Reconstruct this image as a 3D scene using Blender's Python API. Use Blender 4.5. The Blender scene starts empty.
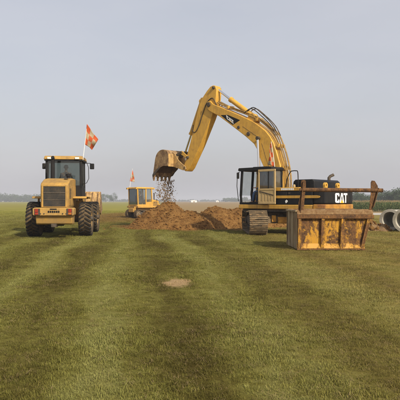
import bpy, bmesh, math, random
import numpy as np
from mathutils import Vector, Matrix, noise as mn

R = math.radians
random.seed(7)
rng = np.random.default_rng(11)
scene = bpy.context.scene
COL = scene.collection

# ------------------------------------------------------------------ camera
cam_data = bpy.data.cameras.new('camera')
cam = bpy.data.objects.new('camera', cam_data)
COL.objects.link(cam)
cam.location = (0, 0, 1.5)
cam.rotation_euler = (R(90), 0, 0)
cam_data.sensor_width = 36.0
cam_data.lens = 50.4
cam_data.shift_y = 0.0025
cam_data.clip_start = 0.1
cam_data.clip_end = 20000
scene.camera = cam

# ------------------------------------------------------------------ sky, sun, exposure
SUN_EL, SUN_ROT = R(34), R(145)
world = bpy.data.worlds.new('World')
scene.world = world
world.use_nodes = True
wt = world.node_tree
wt.nodes.clear()
w_out = wt.nodes.new('ShaderNodeOutputWorld')
w_bg = wt.nodes.new('ShaderNodeBackground')
w_sky = wt.nodes.new('ShaderNodeTexSky')
w_sky.sky_type = 'NISHITA'
w_sky.sun_disc = False
w_sky.sun_elevation = SUN_EL
w_sky.sun_rotation = SUN_ROT
w_sky.air_density = 1.2
w_sky.dust_density = 5.0
w_sky.ozone_density = 1.5
w_mix = wt.nodes.new('ShaderNodeMixRGB')          # thin even overcast veil over the clear sky
w_mix.inputs[2].default_value = (6.52, 6.42, 6.80, 1)
w_tc = wt.nodes.new('ShaderNodeTexCoord')
w_map = wt.nodes.new('ShaderNodeMapping')
w_map.inputs['Scale'].default_value = (1.2, 1.2, 4.0)
w_noise = wt.nodes.new('ShaderNodeTexNoise')      # the veil is a little uneven, as thin stratus is
w_noise.inputs['Scale'].default_value = 2.2
w_noise.inputs['Detail'].default_value = 4
w_rng = wt.nodes.new('ShaderNodeMapRange')
w_rng.inputs[1].default_value = 0.25; w_rng.inputs[2].default_value = 0.75
w_rng.inputs[3].default_value = 0.55; w_rng.inputs[4].default_value = 0.68
wt.links.new(w_tc.outputs['Generated'], w_map.inputs[0])
wt.links.new(w_map.outputs[0], w_noise.inputs['Vector'])
wt.links.new(w_noise.outputs['Fac'], w_rng.inputs[0])
wt.links.new(w_rng.outputs[0], w_mix.inputs[0])
wt.links.new(w_sky.outputs[0], w_mix.inputs[1])
wt.links.new(w_mix.outputs[0], w_bg.inputs[0])
w_bg.inputs[1].default_value = 0.1
wt.links.new(w_bg.outputs[0], w_out.inputs[0])

sun_data = bpy.data.lights.new('sun', 'SUN')
sun_data.energy = 4.0
sun_data.angle = R(1.2)
sun_data.color = (1.0, 0.91, 0.77)
sun = bpy.data.objects.new('sun', sun_data)
COL.objects.link(sun)
to_sun = Vector((math.sin(SUN_ROT) * math.cos(SUN_EL), math.cos(SUN_ROT) * math.cos(SUN_EL), math.sin(SUN_EL)))
sun.rotation_euler = to_sun.to_track_quat('Z', 'Y').to_euler()
sun.location = (20, -20, 30)

vs = scene.view_settings
vs.view_transform = 'Standard'
vs.look = 'None'
vs.exposure = 0.25
vs.gamma = 1.0
vs.use_curve_mapping = False
scene.cycles.use_denoising = True
scene.cycles.max_bounces = 6
scene.cycles.diffuse_bounces = 3
scene.cycles.glossy_bounces = 3
scene.cycles.transparent_max_bounces = 24
scene.cycles.volume_bounces = 0

# ------------------------------------------------------------------ material helpers
def new_mat(name):
    m = bpy.data.materials.new(name)
    m.use_nodes = True
    nt = m.node_tree
    b = nt.nodes['Principled BSDF']
    return m, nt, b

def N(nt, kind, **kw):
    n = nt.nodes.new(kind)
    for k, v in kw.items():
        setattr(n, k, v)
    return n

def ramp(nt, src, stops):
    r = N(nt, 'ShaderNodeValToRGB')
    while len(r.color_ramp.elements) < len(stops):
        r.color_ramp.elements.new(0.5)
    for e, (p, c) in zip(r.color_ramp.elements, stops):
        e.position = p
        e.color = c if isinstance(c, tuple) else (c, c, c, 1)
    nt.links.new(src, r.inputs[0])
    return r.outputs[0]

def math_n(nt, op, a, b=None, c=None, clamp=False):
    n = N(nt, 'ShaderNodeMath', operation=op, use_clamp=clamp)
    for i, v in enumerate((a, b, c)):
        if v is None:
            continue
        if isinstance(v, (int, float)):
            n.inputs[i].default_value = v
        else:
            nt.links.new(v, n.inputs[i])
    return n.outputs[0]

def mixc(nt, f, a, b, blend='MIX'):
    n = N(nt, 'ShaderNodeMixRGB', blend_type=blend)
    for i, v in enumerate((f, a, b)):
        if isinstance(v, (int, float)):
            n.inputs[i].default_value = v
        elif isinstance(v, tuple):
            n.inputs[i].default_value = (v + (1,))[:4]
        else:
            nt.links.new(v, n.inputs[i])
    return n.outputs[0]

def noise_n(nt, vec, scale, detail=5, rough=0.6, dist=0.0):
    n = N(nt, 'ShaderNodeTexNoise')
    n.inputs['Scale'].default_value = scale
    n.inputs['Detail'].default_value = detail
    n.inputs['Roughness'].default_value = rough
    n.inputs['Distortion'].default_value = dist
    if vec is not None:
        nt.links.new(vec, n.inputs['Vector'])
    return n.outputs['Fac']

def map_n(nt, vec, scale=(1, 1, 1), loc=(0, 0, 0), rot=(0, 0, 0)):
    m = N(nt, 'ShaderNodeMapping')
    m.inputs['Scale'].default_value = scale
    m.inputs['Location'].default_value = loc
    m.inputs['Rotation'].default_value = rot
    nt.links.new(vec, m.inputs['Vector'])
    return m.outputs[0]

def bump_n(nt, b, h, strength=0.3, dist=0.02):
    bn = N(nt, 'ShaderNodeBump')
    bn.inputs['Strength'].default_value = strength
    bn.inputs['Distance'].default_value = dist
    nt.links.new(h, bn.inputs['Height'])
    nt.links.new(bn.outputs[0], b.inputs['Normal'])

def worn(name, base, rough=0.55, metal=0.0, var=0.12, scale=2.5, dirt=None, amt=0.5, dscale=1.6,
         edge=0.16, bump=0.15, lowdust=None, stretch=(1, 1, 1), spec=0.4, streak=0.0, orand=0.0):
    """painted / bare surface with tone variation, patches of dirt or rust and dust on its lower part"""
    m, nt, b = new_mat(name)
    tc = N(nt, 'ShaderNodeTexCoord').outputs['Object']
    v = map_n(nt, tc, stretch)
    n1 = noise_n(nt, v, scale, 6, 0.65)
    lo = tuple(c * (1 - var) for c in base)
    hi = tuple(min(1, c * (1 + var)) for c in base)
    col = mixc(nt, ramp(nt, n1, [(0.3, 0.0), (0.7, 1.0)]), lo, hi)
    rsock = None
    if dirt is not None:
        n2 = noise_n(nt, v, dscale, 9, 0.72, 0.4)
        t = 1 - amt
        mask = ramp(nt, n2, [(max(0, t - edge), 0.0), (min(1, t + edge), 1.0)])
        n3 = noise_n(nt, v, dscale * 9, 4, 0.6)
        dcol = mixc(nt, n3, tuple(c * 0.6 for c in dirt), tuple(c * 1.3 for c in dirt))
        col = mixc(nt, mask, col, dcol)
        rsock = mixc(nt, mask, (rough,) * 3, (min(1, rough + 0.3),) * 3)
    if streak:
        n4 = noise_n(nt, map_n(nt, tc, (6, 6, 0.55)), 1.5, 7, 0.7, 0.3)
        n5 = noise_n(nt, tc, 26, 5, 0.75)
        sm_ = math_n(nt, 'MULTIPLY', ramp(nt, n4, [(0.48, 0.0), (0.74, 1.0)]), streak)
        col = mixc(nt, sm_, col, tuple(c * 0.75 for c in dirt))
        col = mixc(nt, math_n(nt, 'MULTIPLY', ramp(nt, n5, [(0.60, 0.0), (0.72, 1.0)]), streak), col, tuple(c * 0.55 for c in dirt))
    if orand:
        oi = N(nt, 'ShaderNodeObjectInfo').outputs['Random']
        col = mixc(nt, 1.0, col, ramp(nt, oi, [(0.0, 1 - orand), (1.0, 1.0)]), 'MULTIPLY')
    if lowdust is not None:
        z0, z1, dc, k = lowdust
        sep = N(nt, 'ShaderNodeSeparateXYZ')
        nt.links.new(tc, sep.inputs[0])
        mr = N(nt, 'ShaderNodeMapRange')
        nt.links.new(sep.outputs[2], mr.inputs[0])
        mr.inputs[1].default_value = z0; mr.inputs[2].default_value = z1
        mr.inputs[3].default_value = k; mr.inputs[4].default_value = 0.0
        f = math_n(nt, 'MULTIPLY', mr.outputs[0], ramp(nt, noise_n(nt, tc, 5, 6, 0.7), [(0.3, 0.25), (0.65, 1.0)]))
        col = mixc(nt, f, col, dc)
    nt.links.new(col, b.inputs['Base Color'])
    b.inputs['Metallic'].default_value = metal
    if rsock is not None:
        nt.links.new(rsock, b.inputs['Roughness'])
    else:
        b.inputs['Roughness'].default_value = rough
    b.inputs['Specular IOR Level'].default_value = spec
    if bump:
        bump_n(nt, b, noise_n(nt, v, 22, 4, 0.6), bump, 0.01)
    return m

def glass(name, tint=(0.75, 0.82, 0.82), gloss=0.10, dust=0.06):
    m, nt, b = new_mat(name)
    nt.nodes.remove(b)
    out = nt.nodes['Material Output']
    tr = N(nt, 'ShaderNodeBsdfTransparent'); tr.inputs[0].default_value = tint + (1,)
    gl = N(nt, 'ShaderNodeBsdfGlossy'); gl.inputs['Roughness'].default_value = 0.05
    df = N(nt, 'ShaderNodeBsdfDiffuse'); df.inputs[0].default_value = (0.45, 0.43, 0.38, 1)
    tc = N(nt, 'ShaderNodeTexCoord').outputs['Object']
    a = N(nt, 'ShaderNodeMixShader'); a.inputs[0].default_value = gloss
    nt.links.new(tr.outputs[0], a.inputs[1]); nt.links.new(gl.outputs[0], a.inputs[2])
    c = N(nt, 'ShaderNodeMixShader')
    f = math_n(nt, 'MULTIPLY', ramp(nt, noise_n(nt, tc, 3, 5), [(0.3, 0.3), (0.7, 1.0)]), dust * 2)
    nt.links.new(f, c.inputs[0])
    nt.links.new(a.outputs[0], c.inputs[1]); nt.links.new(df.outputs[0], c.inputs[2])
    nt.links.new(c.outputs[0], out.inputs[0])
    return m

SOIL = (0.138, 0.066, 0.019)
DUST = (0.27, 0.19, 0.095)
M = {}
M['yellow'] = worn('machine_yellow', (0.60, 0.325, 0.040), 0.5, var=0.10, dirt=(0.30, 0.17, 0.06), amt=0.38, dscale=1.6, edge=0.16, lowdust=(0.4, 1.9, DUST, 0.55), streak=0.55)
M['boom_yellow'] = worn('boom_yellow', (0.62, 0.345, 0.048), 0.45, var=0.10, dirt=(0.36, 0.19, 0.05), amt=0.36, dscale=2.2, edge=0.14, streak=0.45)
M['loader_yellow'] = worn('loader_yellow', (0.50, 0.285, 0.048), 0.5, var=0.10, dirt=(0.25, 0.150, 0.055), amt=0.47, dscale=1.9, edge=0.18, lowdust=(0.4, 1.7, DUST, 0.65), streak=0.55)
M['rusty_yellow'] = worn('rusty_yellow', (0.55, 0.27, 0.03), 0.6, var=0.15, dirt=(0.20, 0.085, 0.03), amt=0.50, dscale=1.5, edge=0.12)
M['black'] = worn('black_paint', (0.009, 0.009, 0.010), 0.6, var=0.2, dirt=(0.06, 0.048, 0.032), amt=0.28, dscale=1.9, edge=0.2, spec=0.2, streak=0.35)
M['black_shiny'] = worn('dark_hood_paint', (0.008, 0.009, 0.011), 0.5, var=0.2, dirt=(0.055, 0.045, 0.032), amt=0.28, dscale=1.8, edge=0.2, spec=0.22, streak=0.35)
M['rubber'] = worn('tyre_rubber', (0.010, 0.0095, 0.009), 0.9, var=0.25, dirt=(0.12, 0.080, 0.040), amt=0.30, dscale=5, edge=0.2, bump=0.3)
M['mud_rubber'] = worn('muddy_tread', (0.050, 0.036, 0.021), 0.95, var=0.3, dirt=(0.20, 0.135, 0.065), amt=0.46, dscale=6, bump=0.4)
M['track'] = worn('track_steel', (0.11, 0.080, 0.048), 0.8, metal=0.0, var=0.4, scale=5, dirt=(0.25, 0.178, 0.098), amt=0.5, dscale=5, edge=0.1, orand=0.28, bump=0.4)
M['dark_steel'] = worn('dark_steel', (0.045, 0.038, 0.03), 0.6, metal=0.2, var=0.3, dirt=(0.17, 0.12, 0.075), amt=0.42, dscale=4)
M['chrome'] = worn('cylinder_chrome', (0.75, 0.76, 0.78), 0.18, metal=1.0, var=0.04, bump=0)
M['hose'] = worn('hydraulic_hose', (0.03, 0.026, 0.022), 0.6, var=0.3, dirt=(0.2, 0.13, 0.06), amt=0.4, dscale=3)
M['pipe_line'] = worn('steel_line', (0.40, 0.24, 0.06), 0.5, var=0.2, dirt=(0.08, 0.06, 0.04), amt=0.45, dscale=5)
M['door_tan'] = worn('door_lining', (0.46, 0.325, 0.145), 0.7, var=0.1, dirt=(0.25, 0.18, 0.10), amt=0.35, dscale=2)
M['bucket_steel'] = worn('worn_bucket_steel', (0.37, 0.235, 0.105), 0.6, var=0.25, scale=3, dirt=(0.15, 0.083, 0.042), amt=0.5, dscale=4.0, edge=0.1, bump=0.5, streak=0.5)
M['bucket_wall'] = worn('rubbed_bucket_paint', (0.52, 0.33, 0.12), 0.55, var=0.2, dirt=(0.21, 0.12, 0.055), amt=0.46, dscale=4.5, edge=0.1, bump=0.5, streak=0.5)
M['soil'] = worn('turned_soil', SOIL, 0.95, var=0.3, scale=6, dirt=(0.245, 0.135, 0.043), amt=0.46, dscale=3.0, edge=0.14, bump=0.9, spec=0.1)
M['soil_dark'] = worn('damp_soil', (0.10, 0.058, 0.03), 0.95, var=0.3, scale=6, dirt=(0.17, 0.1, 0.05), amt=0.45, dscale=2, bump=0.6, spec=0.1)
M['clod'] = worn('clods_of_earth', (0.24, 0.155, 0.075), 0.95, var=0.35, scale=4, dirt=(0.13, 0.08, 0.045), amt=0.45, dscale=3, bump=0.6, spec=0.1)
M['concrete'] = worn('concrete', (0.43, 0.40, 0.33), 0.85, var=0.12, scale=4, dirt=(0.20, 0.17, 0.12), amt=0.4, dscale=2, bump=0.3)
M['white'] = worn('white_paint', (0.78, 0.77, 0.74), 0.5, var=0.04, dirt=(0.4, 0.35, 0.28), amt=0.25, dscale=6, bump=0)
M['letter_yellow'] = worn('logo_yellow', (0.72, 0.42, 0.04), 0.5, var=0.03, bump=0)
M['red_lens'] = worn('red_lens', (0.26, 0.028, 0.012), 0.3, var=0.3, scale=14, bump=0)
M['orange_lens'] = worn('amber_lens', (0.42, 0.12, 0.02), 0.3, var=0.15, bump=0)
M['lamp'] = worn('lamp_glass', (0.7, 0.7, 0.66), 0.2, var=0.1, bump=0)
M['grille'] = worn('grille_dark', (0.055, 0.050, 0.043), 0.6, var=0.2, dirt=(0.16, 0.125, 0.085), amt=0.4, dscale=3)
M['seat'] = worn('seat_vinyl', (0.03, 0.03, 0.033), 0.7, var=0.15)
M['glass'] = glass('cab_glass', (0.86, 0.89, 0.88), 0.07, 0.05)
M['glass_loader'] = glass('dusty_cab_glass', (0.62, 0.67, 0.66), 0.07, 0.02)
M['glass_dark'] = glass('tinted_cab_glass', (0.30, 0.36, 0.38), 0.14, 0.05)
M['galv'] = worn('weathered_grey_steel', (0.38, 0.295, 0.165), 0.6, var=0.14, stretch=(1, 1, 0.25), scale=5, dirt=(0.19, 0.115, 0.05), amt=0.50, dscale=3.5, edge=0.1, bump=0.3)
M['rust'] = worn('deep_rust', (0.085, 0.043, 0.018), 0.85, var=0.35, scale=6, dirt=(0.23, 0.125, 0.045), amt=0.48, dscale=7, edge=0.1, bump=0.6)
M['rim_dirt'] = worn('dusty_rim', (0.235, 0.150, 0.068), 0.9, var=0.3, scale=8, dirt=(0.15, 0.075, 0.028), amt=0.5, dscale=9, edge=0.12, bump=0.5)
M['skin'] = worn('skin', (0.36, 0.20, 0.13), 0.6, var=0.05, bump=0)
M['hair'] = worn('dark_hair', (0.02, 0.016, 0.012), 0.7, var=0.2, bump=0.1)
M['blue_cloth'] = worn('blue_cotton', (0.075, 0.13, 0.25), 0.9, var=0.15, bump=0.2)
M['grey_cloth'] = worn('grey_cotton', (0.20, 0.20, 0.20), 0.9, var=0.15, bump=0.2)
M['dark_cloth'] = worn('dark_cotton', (0.035, 0.035, 0.045), 0.9, var=0.15, bump=0.2)
M['tan_cloth'] = worn('tan_cotton', (0.30, 0.22, 0.13), 0.9, var=0.15, bump=0.2)
M['bark'] = worn('bark', (0.07, 0.05, 0.035), 0.9, var=0.3)

def rust_paint(name='flaking_yellow_paint', sh=0.0):
    """yellow paint eaten by rust: rust runs down from the top and up from the bottom edge of each plate"""
    m, nt, b = new_mat(name)
    tc = N(nt, 'ShaderNodeTexCoord').outputs['Object']
    v = map_n(nt, tc, (1, 1, 0.45))
    n1 = noise_n(nt, v, 3.6, 10, 0.8, 0.5)
    n2 = noise_n(nt, tc, 9, 8, 0.7, 0.3)
    s = math_n(nt, 'ADD', math_n(nt, 'MULTIPLY', n1, 0.72), math_n(nt, 'MULTIPLY', n2, 0.28))
    mask = ramp(nt, s, [(0.488 - sh, 0.0), (0.548 - sh, 1.0)])
    n3 = noise_n(nt, tc, 24, 5, 0.7)
    n6 = noise_n(nt, map_n(nt, tc, (1, 1, 0.6)), 6, 8, 0.75, 0.4)
    rust = mixc(nt, ramp(nt, n6, [(0.34, 0.0), (0.66, 1.0)]), (0.030, 0.014, 0.0065), (0.215, 0.098, 0.026))
    rust = mixc(nt, 1.0, rust, ramp(nt, n3, [(0.3, 0.55), (0.7, 1.35)]), 'MULTIPLY')
    pale = noise_n(nt, tc, 5, 5, 0.6)
    paint = mixc(nt, pale, (0.40, 0.185, 0.005), (0.54, 0.27, 0.009))
    nt.links.new(mixc(nt, mask, rust, paint), b.inputs['Base Color'])
    nt.links.new(mixc(nt, mask, (0.9,) * 3, (0.5,) * 3), b.inputs['Roughness'])
    bump_n(nt, b, math_n(nt, 'ADD', mask, math_n(nt, 'MULTIPLY', n3, 0.5)), 0.4, 0.012)
    return m
M['rust_paint'] = rust_paint()
M["rust"] = rust_paint("rusty_steel", -0.09)
M['flange_paint'] = rust_paint('chipped_yellow_paint', 0.05)

def flag_mat(name, nx, ny):
    m, nt, b = new_mat(name)
    uv = N(nt, 'ShaderNodeUVMap').outputs[0]
    ck = N(nt, 'ShaderNodeTexChecker')
    ck.inputs['Scale'].default_value = 1.0
    nt.links.new(map_n(nt, uv, (nx, ny, 1), (0.001, 0.001, 0.001)), ck.inputs['Vector'])
    ck.inputs['Color2'].default_value = (0.70, 0.105, 0.015, 1)
    ck.inputs['Color1'].default_value = (0.55, 0.45, 0.29, 1)
    n = noise_n(nt, uv, 9, 6, 0.7)
    c = mixc(nt, ramp(nt, n, [(0.42, 0.0), (0.72, 0.75)]), ck.outputs[0], (0.25, 0.18, 0.1))
    nt.links.new(c, b.inputs['Base Color'])
    b.inputs['Roughness'].default_value = 0.85
    tl = N(nt, 'ShaderNodeBsdfTranslucent')
    nt.links.new(c, tl.inputs[0])
    ms = N(nt, 'ShaderNodeMixShader'); ms.inputs[0].default_value = 0.3
    nt.links.new(b.outputs[0], ms.inputs[1]); nt.links.new(tl.outputs[0], ms.inputs[2])
    nt.links.new(ms.outputs[0], nt.nodes['Material Output'].inputs[0])
    return m

# ------------------------------------------------------------------ mesh helpers
class MB:
    def __init__(s):
        s.v = []; s.f = []
    def add(s, vs, fs):
        o = len(s.v)
        s.v += [tuple(p) for p in vs]
        s.f += [tuple(i + o for i in f) for f in fs]
        return s
    def box(s, x0, x1, y0, y1, z0, z1):
        vs = [(x, y, z) for z in (z0, z1) for y in (y0, y1) for x in (x0, x1)]
        return s.add(vs, [(0, 2, 3, 1), (4, 5, 7, 6), (0, 1, 5, 4), (2, 6, 7, 3), (0, 4, 6, 2), (1, 3, 7, 5)])
    def prism(s, poly, a0, a1, axis='x'):
        n = len(poly)
        def P(p, a):
            return (a, p[0], p[1]) if axis == 'x' else ((p[0], a, p[1]) if axis == 'y' else (p[0], p[1], a))
        vs = [P(p, a0) for p in poly] + [P(p, a1) for p in poly]
        fs = [tuple(range(n - 1, -1, -1)), tuple(range(n, 2 * n))]
        fs += [(i, (i + 1) % n, n + (i + 1) % n, n + i) for i in range(n)]
        return s.add(vs, fs)
    def frustum(s, lo, hi):
        """lo / hi = (x0,x1,y0,y1,z)"""
        vs = []
        for x0, x1, y0, y1, z in (lo, hi):
            vs += [(x0, y0, z), (x1, y0, z), (x1, y1, z), (x0, y1, z)]
        return s.add(vs, [(3, 2, 1, 0), (4, 5, 6, 7), (0, 1, 5, 4), (1, 2, 6, 5), (2, 3, 7, 6), (3, 0, 4, 7)])
    def beam(s, p0, p1, w, h, up=(0, 0, 1)):
        p0, p1 = Vector(p0), Vector(p1)
        d = (p1 - p0).normalized()
        u = Vector(up)
        if abs(d.dot(u)) > 0.98:
            u = Vector((0, 1, 0))
        a = d.cross(u).normalized(); b = a.cross(d).normalized()
        vs = [p + a * (i * w / 2) + b * (j * h / 2) for p in (p0, p1) for i, j in ((-1, -1), (1, -1), (1, 1), (-1, 1))]
        return s.add(vs, [(3, 2, 1, 0), (4, 5, 6, 7), (0, 1, 5, 4), (1, 2, 6, 5), (2, 3, 7, 6), (3, 0, 4, 7)])
    def pipe_run(s, path, r, n=7, k=5):
        """tube through the points on a Catmull-Rom curve"""
        p = [Vector(q) for q in path]
        out = []
        for i in range(len(p) - 1):
            a, b_, c, d = p[max(i - 1, 0)], p[i], p[i + 1], p[min(i + 2, len(p) - 1)]
            for j in range(k):
                t = j / k
                out.append(0.5 * ((2 * b_) + (c - a) * t + (2 * a - 5 * b_ + 4 * c - d) * t * t + (3 * b_ - a - 3 * c + d) * t ** 3))
        out.append(p[-1])
        return s.tube(out, r, n)
    def tube(s, path, r, n=8, caps=True):
        path = [Vector(p) for p in path]
        rs = r if isinstance(r, (list, tuple)) else [r] * len(path)
        rings = []
        prev = None
        for i, p in enumerate(path):
            d = (path[min(i + 1, len(path) - 1)] - path[max(i - 1, 0)]).normalized()
            if prev is None:
                u = Vector((0, 0, 1)) if abs(d.z) < 0.9 else Vector((1, 0, 0))
            else:
                u = prev
            a = d.cross(u).normalized(); b = a.cross(d).normalized(); prev = b
            rings.append([p + (a * math.cos(t) + b * math.sin(t)) * rs[i] for t in [2 * math.pi * k / n for k in range(n)]])
        vs = [q for rg in rings for q in rg]
        fs = []
        for i in range(len(path) - 1):
            for k in range(n):
                fs.append((i * n + k, i * n + (k + 1) % n, (i + 1) * n + (k + 1) % n, (i + 1) * n + k))
        if caps:
            fs += [tuple(range(n - 1, -1, -1)), tuple((len(path) - 1) * n + k for k in range(n))]
        return s.add(vs, fs)
    def lathe(s, prof, c, axis='x', n=24, caps=False):
        """prof = [(radius, offset along axis)]"""
        vs = []
        for r_, a in prof:
            for k in range(n):
                t = 2 * math.pi * k / n
                u, w = r_ * math.cos(t), r_ * math.sin(t)
                vs.append({'x': (c[0] + a, c[1] + u, c[2] + w), 'y': (c[0] + u, c[1] + a, c[2] + w), 'z': (c[0] + u, c[1] + w, c[2] + a)}[axis])
        fs = []
        for i in range(len(prof) - 1):
            for k in range(n):
                fs.append((i * n + k, i * n + (k + 1) % n, (i + 1) * n + (k + 1) % n, (i + 1) * n + k))
        if caps:
            fs += [tuple(range(n - 1, -1, -1)), tuple((len(prof) - 1) * n + k for k in range(n))]
        return s.add(vs, fs)
    def cyl(s, p0, p1, r, n=16):
        return s.tube([p0, p1], r, n)
    def mesh(s, name, mat, smooth=30):
        me = bpy.data.meshes.new(name)
        me.from_pydata(s.v, [], s.f)
        bm = bmesh.new(); bm.from_mesh(me)
        bmesh.ops.recalc_face_normals(bm, faces=bm.faces)
        bm.to_mesh(me); bm.free()
        if mat:
            me.materials.append(mat)
        if smooth:
            me.polygons.foreach_set('use_smooth', [True] * len(me.polygons))
            me.set_sharp_from_angle(angle=R(smooth))
        return me

def link(name, me, parent=None, loc=None, rot=None):
    o = bpy.data.objects.new(name, me)
    COL.objects.link(o)
    if parent:
        o.parent = parent
    if loc:
        o.location = loc
    if rot:
        o.rotation_euler = rot
    return o

def part(name, mb, mat, parent=None, bevel=0.0, smooth=30, loc=None, rot=None, label=None):
    o = link(name, mb.mesh(name, M[mat] if isinstance(mat, str) else mat, smooth), parent, loc, rot)
    if bevel:
        md = o.modifiers.new('bevel', 'BEVEL')
        md.width = bevel; md.segments = 2; md.limit_method = 'ANGLE'; md.angle_limit = R(40)
        md.harden_normals = False
    if label:
        o['label'] = label
    return o

def thing(name, label, cat, loc=(0, 0, 0), rz=0.0, group=None):
    o = link(name, None, None, loc, (0, 0, rz))
    o['label'] = label; o['category'] = cat
    if group:
        o['group'] = group
    return o

def tag(o, label=None, cat=None, group=None, kind=None):
    if label: o['label'] = label
    if cat: o['category'] = cat
    if group: o['group'] = group
    if kind: o['kind'] = kind
    return o

def fbm(x, y, z=0.0, octv=4):
    v, a, f = 0, 1, 1
    for _ in range(octv):
        v += a * mn.noise(Vector((x * f, y * f, z * f + 3.1)))
        a *= 0.5; f *= 2.03
    return v

# ------------------------------------------------------------------ field colour shared by ground and grass
def smooth_mask(nt, v, a, b):
    mr = N(nt, 'ShaderNodeMapRange', interpolation_type='SMOOTHSTEP')
    nt.links.new(v, mr.inputs[0])
    mr.inputs[1].default_value = a; mr.inputs[2].default_value = b
    mr.inputs[3].default_value = 0.0; mr.inputs[4].default_value = 1.0
    return mr.outputs[0]

def field_group():
    g = bpy.data.node_groups.new('field_colour', 'ShaderNodeTree')
    g.interface.new_socket('Color', in_out='OUTPUT', socket_type='NodeSocketColor')
    g.interface.new_socket('Dirt', in_out='OUTPUT', socket_type='NodeSocketFloat')
    out = g.nodes.new('NodeGroupOutput')
    pos = N(g, 'ShaderNodeNewGeometry').outputs['Position']
    sp = N(g, 'ShaderNodeSeparateXYZ'); g.links.new(pos, sp.inputs[0])
    X, Y = sp.outputs[0], sp.outputs[1]
    flat = map_n(g, pos, (1, 1, 0))
    warp = math_n(g, 'MULTIPLY', math_n(g, 'SUBTRACT', noise_n(g, flat, 0.16, 3), 0.5), 1.5)
    warp2 = math_n(g, 'MULTIPLY', math_n(g, 'SUBTRACT', noise_n(g, flat, 1.3, 5, 0.7), 0.5), 0.55)
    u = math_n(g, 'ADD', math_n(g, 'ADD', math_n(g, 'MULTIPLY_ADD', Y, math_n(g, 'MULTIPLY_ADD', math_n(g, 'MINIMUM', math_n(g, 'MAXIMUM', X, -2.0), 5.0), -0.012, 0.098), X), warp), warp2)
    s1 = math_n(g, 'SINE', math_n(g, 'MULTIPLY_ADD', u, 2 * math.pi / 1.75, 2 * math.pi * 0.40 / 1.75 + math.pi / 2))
    cb = N(g, 'ShaderNodeCombineXYZ')
    g.links.new(math_n(g, 'MULTIPLY', u, 1.5), cb.inputs[0]); g.links.new(math_n(g, 'MULTIPLY', Y, 0.07), cb.inputs[1])
    streak = noise_n(g, cb.outputs[0], 1.0, 5, 0.6)
    patch = noise_n(g, flat, 0.42, 6, 0.65)
    fine = noise_n(g, flat, 7.0, 6, 0.75)
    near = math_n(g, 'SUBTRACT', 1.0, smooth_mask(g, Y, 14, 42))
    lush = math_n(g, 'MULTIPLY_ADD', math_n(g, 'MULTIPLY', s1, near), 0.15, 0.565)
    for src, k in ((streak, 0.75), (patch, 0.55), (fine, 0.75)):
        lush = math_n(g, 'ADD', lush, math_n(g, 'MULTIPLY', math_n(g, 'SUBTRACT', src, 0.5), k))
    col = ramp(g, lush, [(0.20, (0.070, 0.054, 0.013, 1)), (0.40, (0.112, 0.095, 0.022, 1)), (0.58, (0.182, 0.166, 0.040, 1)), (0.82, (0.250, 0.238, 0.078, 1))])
    # sun-dried, straw-coloured grass on the right of the track
    dry = math_n(g, 'MULTIPLY', smooth_mask(g, math_n(g, 'MULTIPLY_ADD', Y, -0.02, X), -0.3, 4.0), ramp(g, noise_n(g, flat, 0.8, 6, 0.7), [(0.30, 0.15), (0.65, 0.8)]))
    col = mixc(g, dry, col, (0.285, 0.215, 0.068))
    straw = ramp(g, noise_n(g, map_n(g, pos, (1.0, 1.0, 0), (7, 3, 0)), 3.2, 8, 0.8), [(0.62, 0.0), (0.74, 0.65)])
    col = mixc(g, straw, col, (0.27, 0.165, 0.062))
    # farther off: greener on the left, pale stubble on the right of the dozer
    far = smooth_mask(g, Y, 36, 90)
    fgreen = mixc(g, noise_n(g, map_n(g, pos, (0.02, 0.11, 0)), 1.0, 5, 0.6), (0.225, 0.215, 0.036), (0.325, 0.310, 0.068))
    rb = ramp(g, noise_n(g, map_n(g, pos, (0.03, 0.09, 0), (2, 0.4, 0)), 1.0, 4, 0.6), [(0.56, 0.0), (0.68, 0.75)])
    fgreen = mixc(g, rb, fgreen, (0.245, 0.155, 0.060))
    mott = noise_n(g, map_n(g, pos, (0.16, 0.55, 0)), 1.0, 7, 0.72)
    fgreen = mixc(g, 1.0, fgreen, ramp(g, mott, [(0.28, (0.62, 0.64, 0.62, 1)), (0.72, (1.28, 1.24, 1.25, 1))]), 'MULTIPLY')
    col = mixc(g, far, col, fgreen)
    ang = math_n(g, 'DIVIDE', X, math_n(g, 'MAXIMUM', Y, 1.0))
    stub = math_n(g, 'MULTIPLY', smooth_mask(g, ang, -0.10, -0.03), smooth_mask(g, Y, 48, 80))
    stc = mixc(g, noise_n(g, map_n(g, pos, (0.04, 0.12, 0)), 1.0, 6, 0.65), (0.24, 0.165, 0.078), (0.37, 0.275, 0.145))
    col = mixc(g, stub, col, stc)
    # bare earth round the heaps and the worn ground behind the loader
    dx = math_n(g, 'DIVIDE', math_n(g, 'ADD', X, 0.6), 4.6)
    dy = math_n(g, 'DIVIDE', math_n(g, 'SUBTRACT', Y, 33.4), 4.8)
    rr = math_n(g, 'SQRT', math_n(g, 'ADD', math_n(g, 'MULTIPLY', dx, dx), math_n(g, 'MULTIPLY', dy, dy)))
    rr = math_n(g, 'ADD', rr, math_n(g, 'MULTIPLY', math_n(g, 'SUBTRACT', noise_n(g, flat, 0.7, 6, 0.7), 0.5), 1.0))
    d1 = math_n(g, 'SUBTRACT', 1.0, smooth_mask(g, rr, 0.80, 1.12))
    ex = math_n(g, 'DIVIDE', math_n(g, 'ADD', X, 7.0), 7.5)
    ey = math_n(g, 'DIVIDE', math_n(g, 'SUBTRACT', Y, 56.0), 20.0)
    r2 = math_n(g, 'SQRT', math_n(g, 'ADD', math_n(g, 'MULTIPLY', ex, ex), math_n(g, 'MULTIPLY', ey, ey)))
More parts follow.
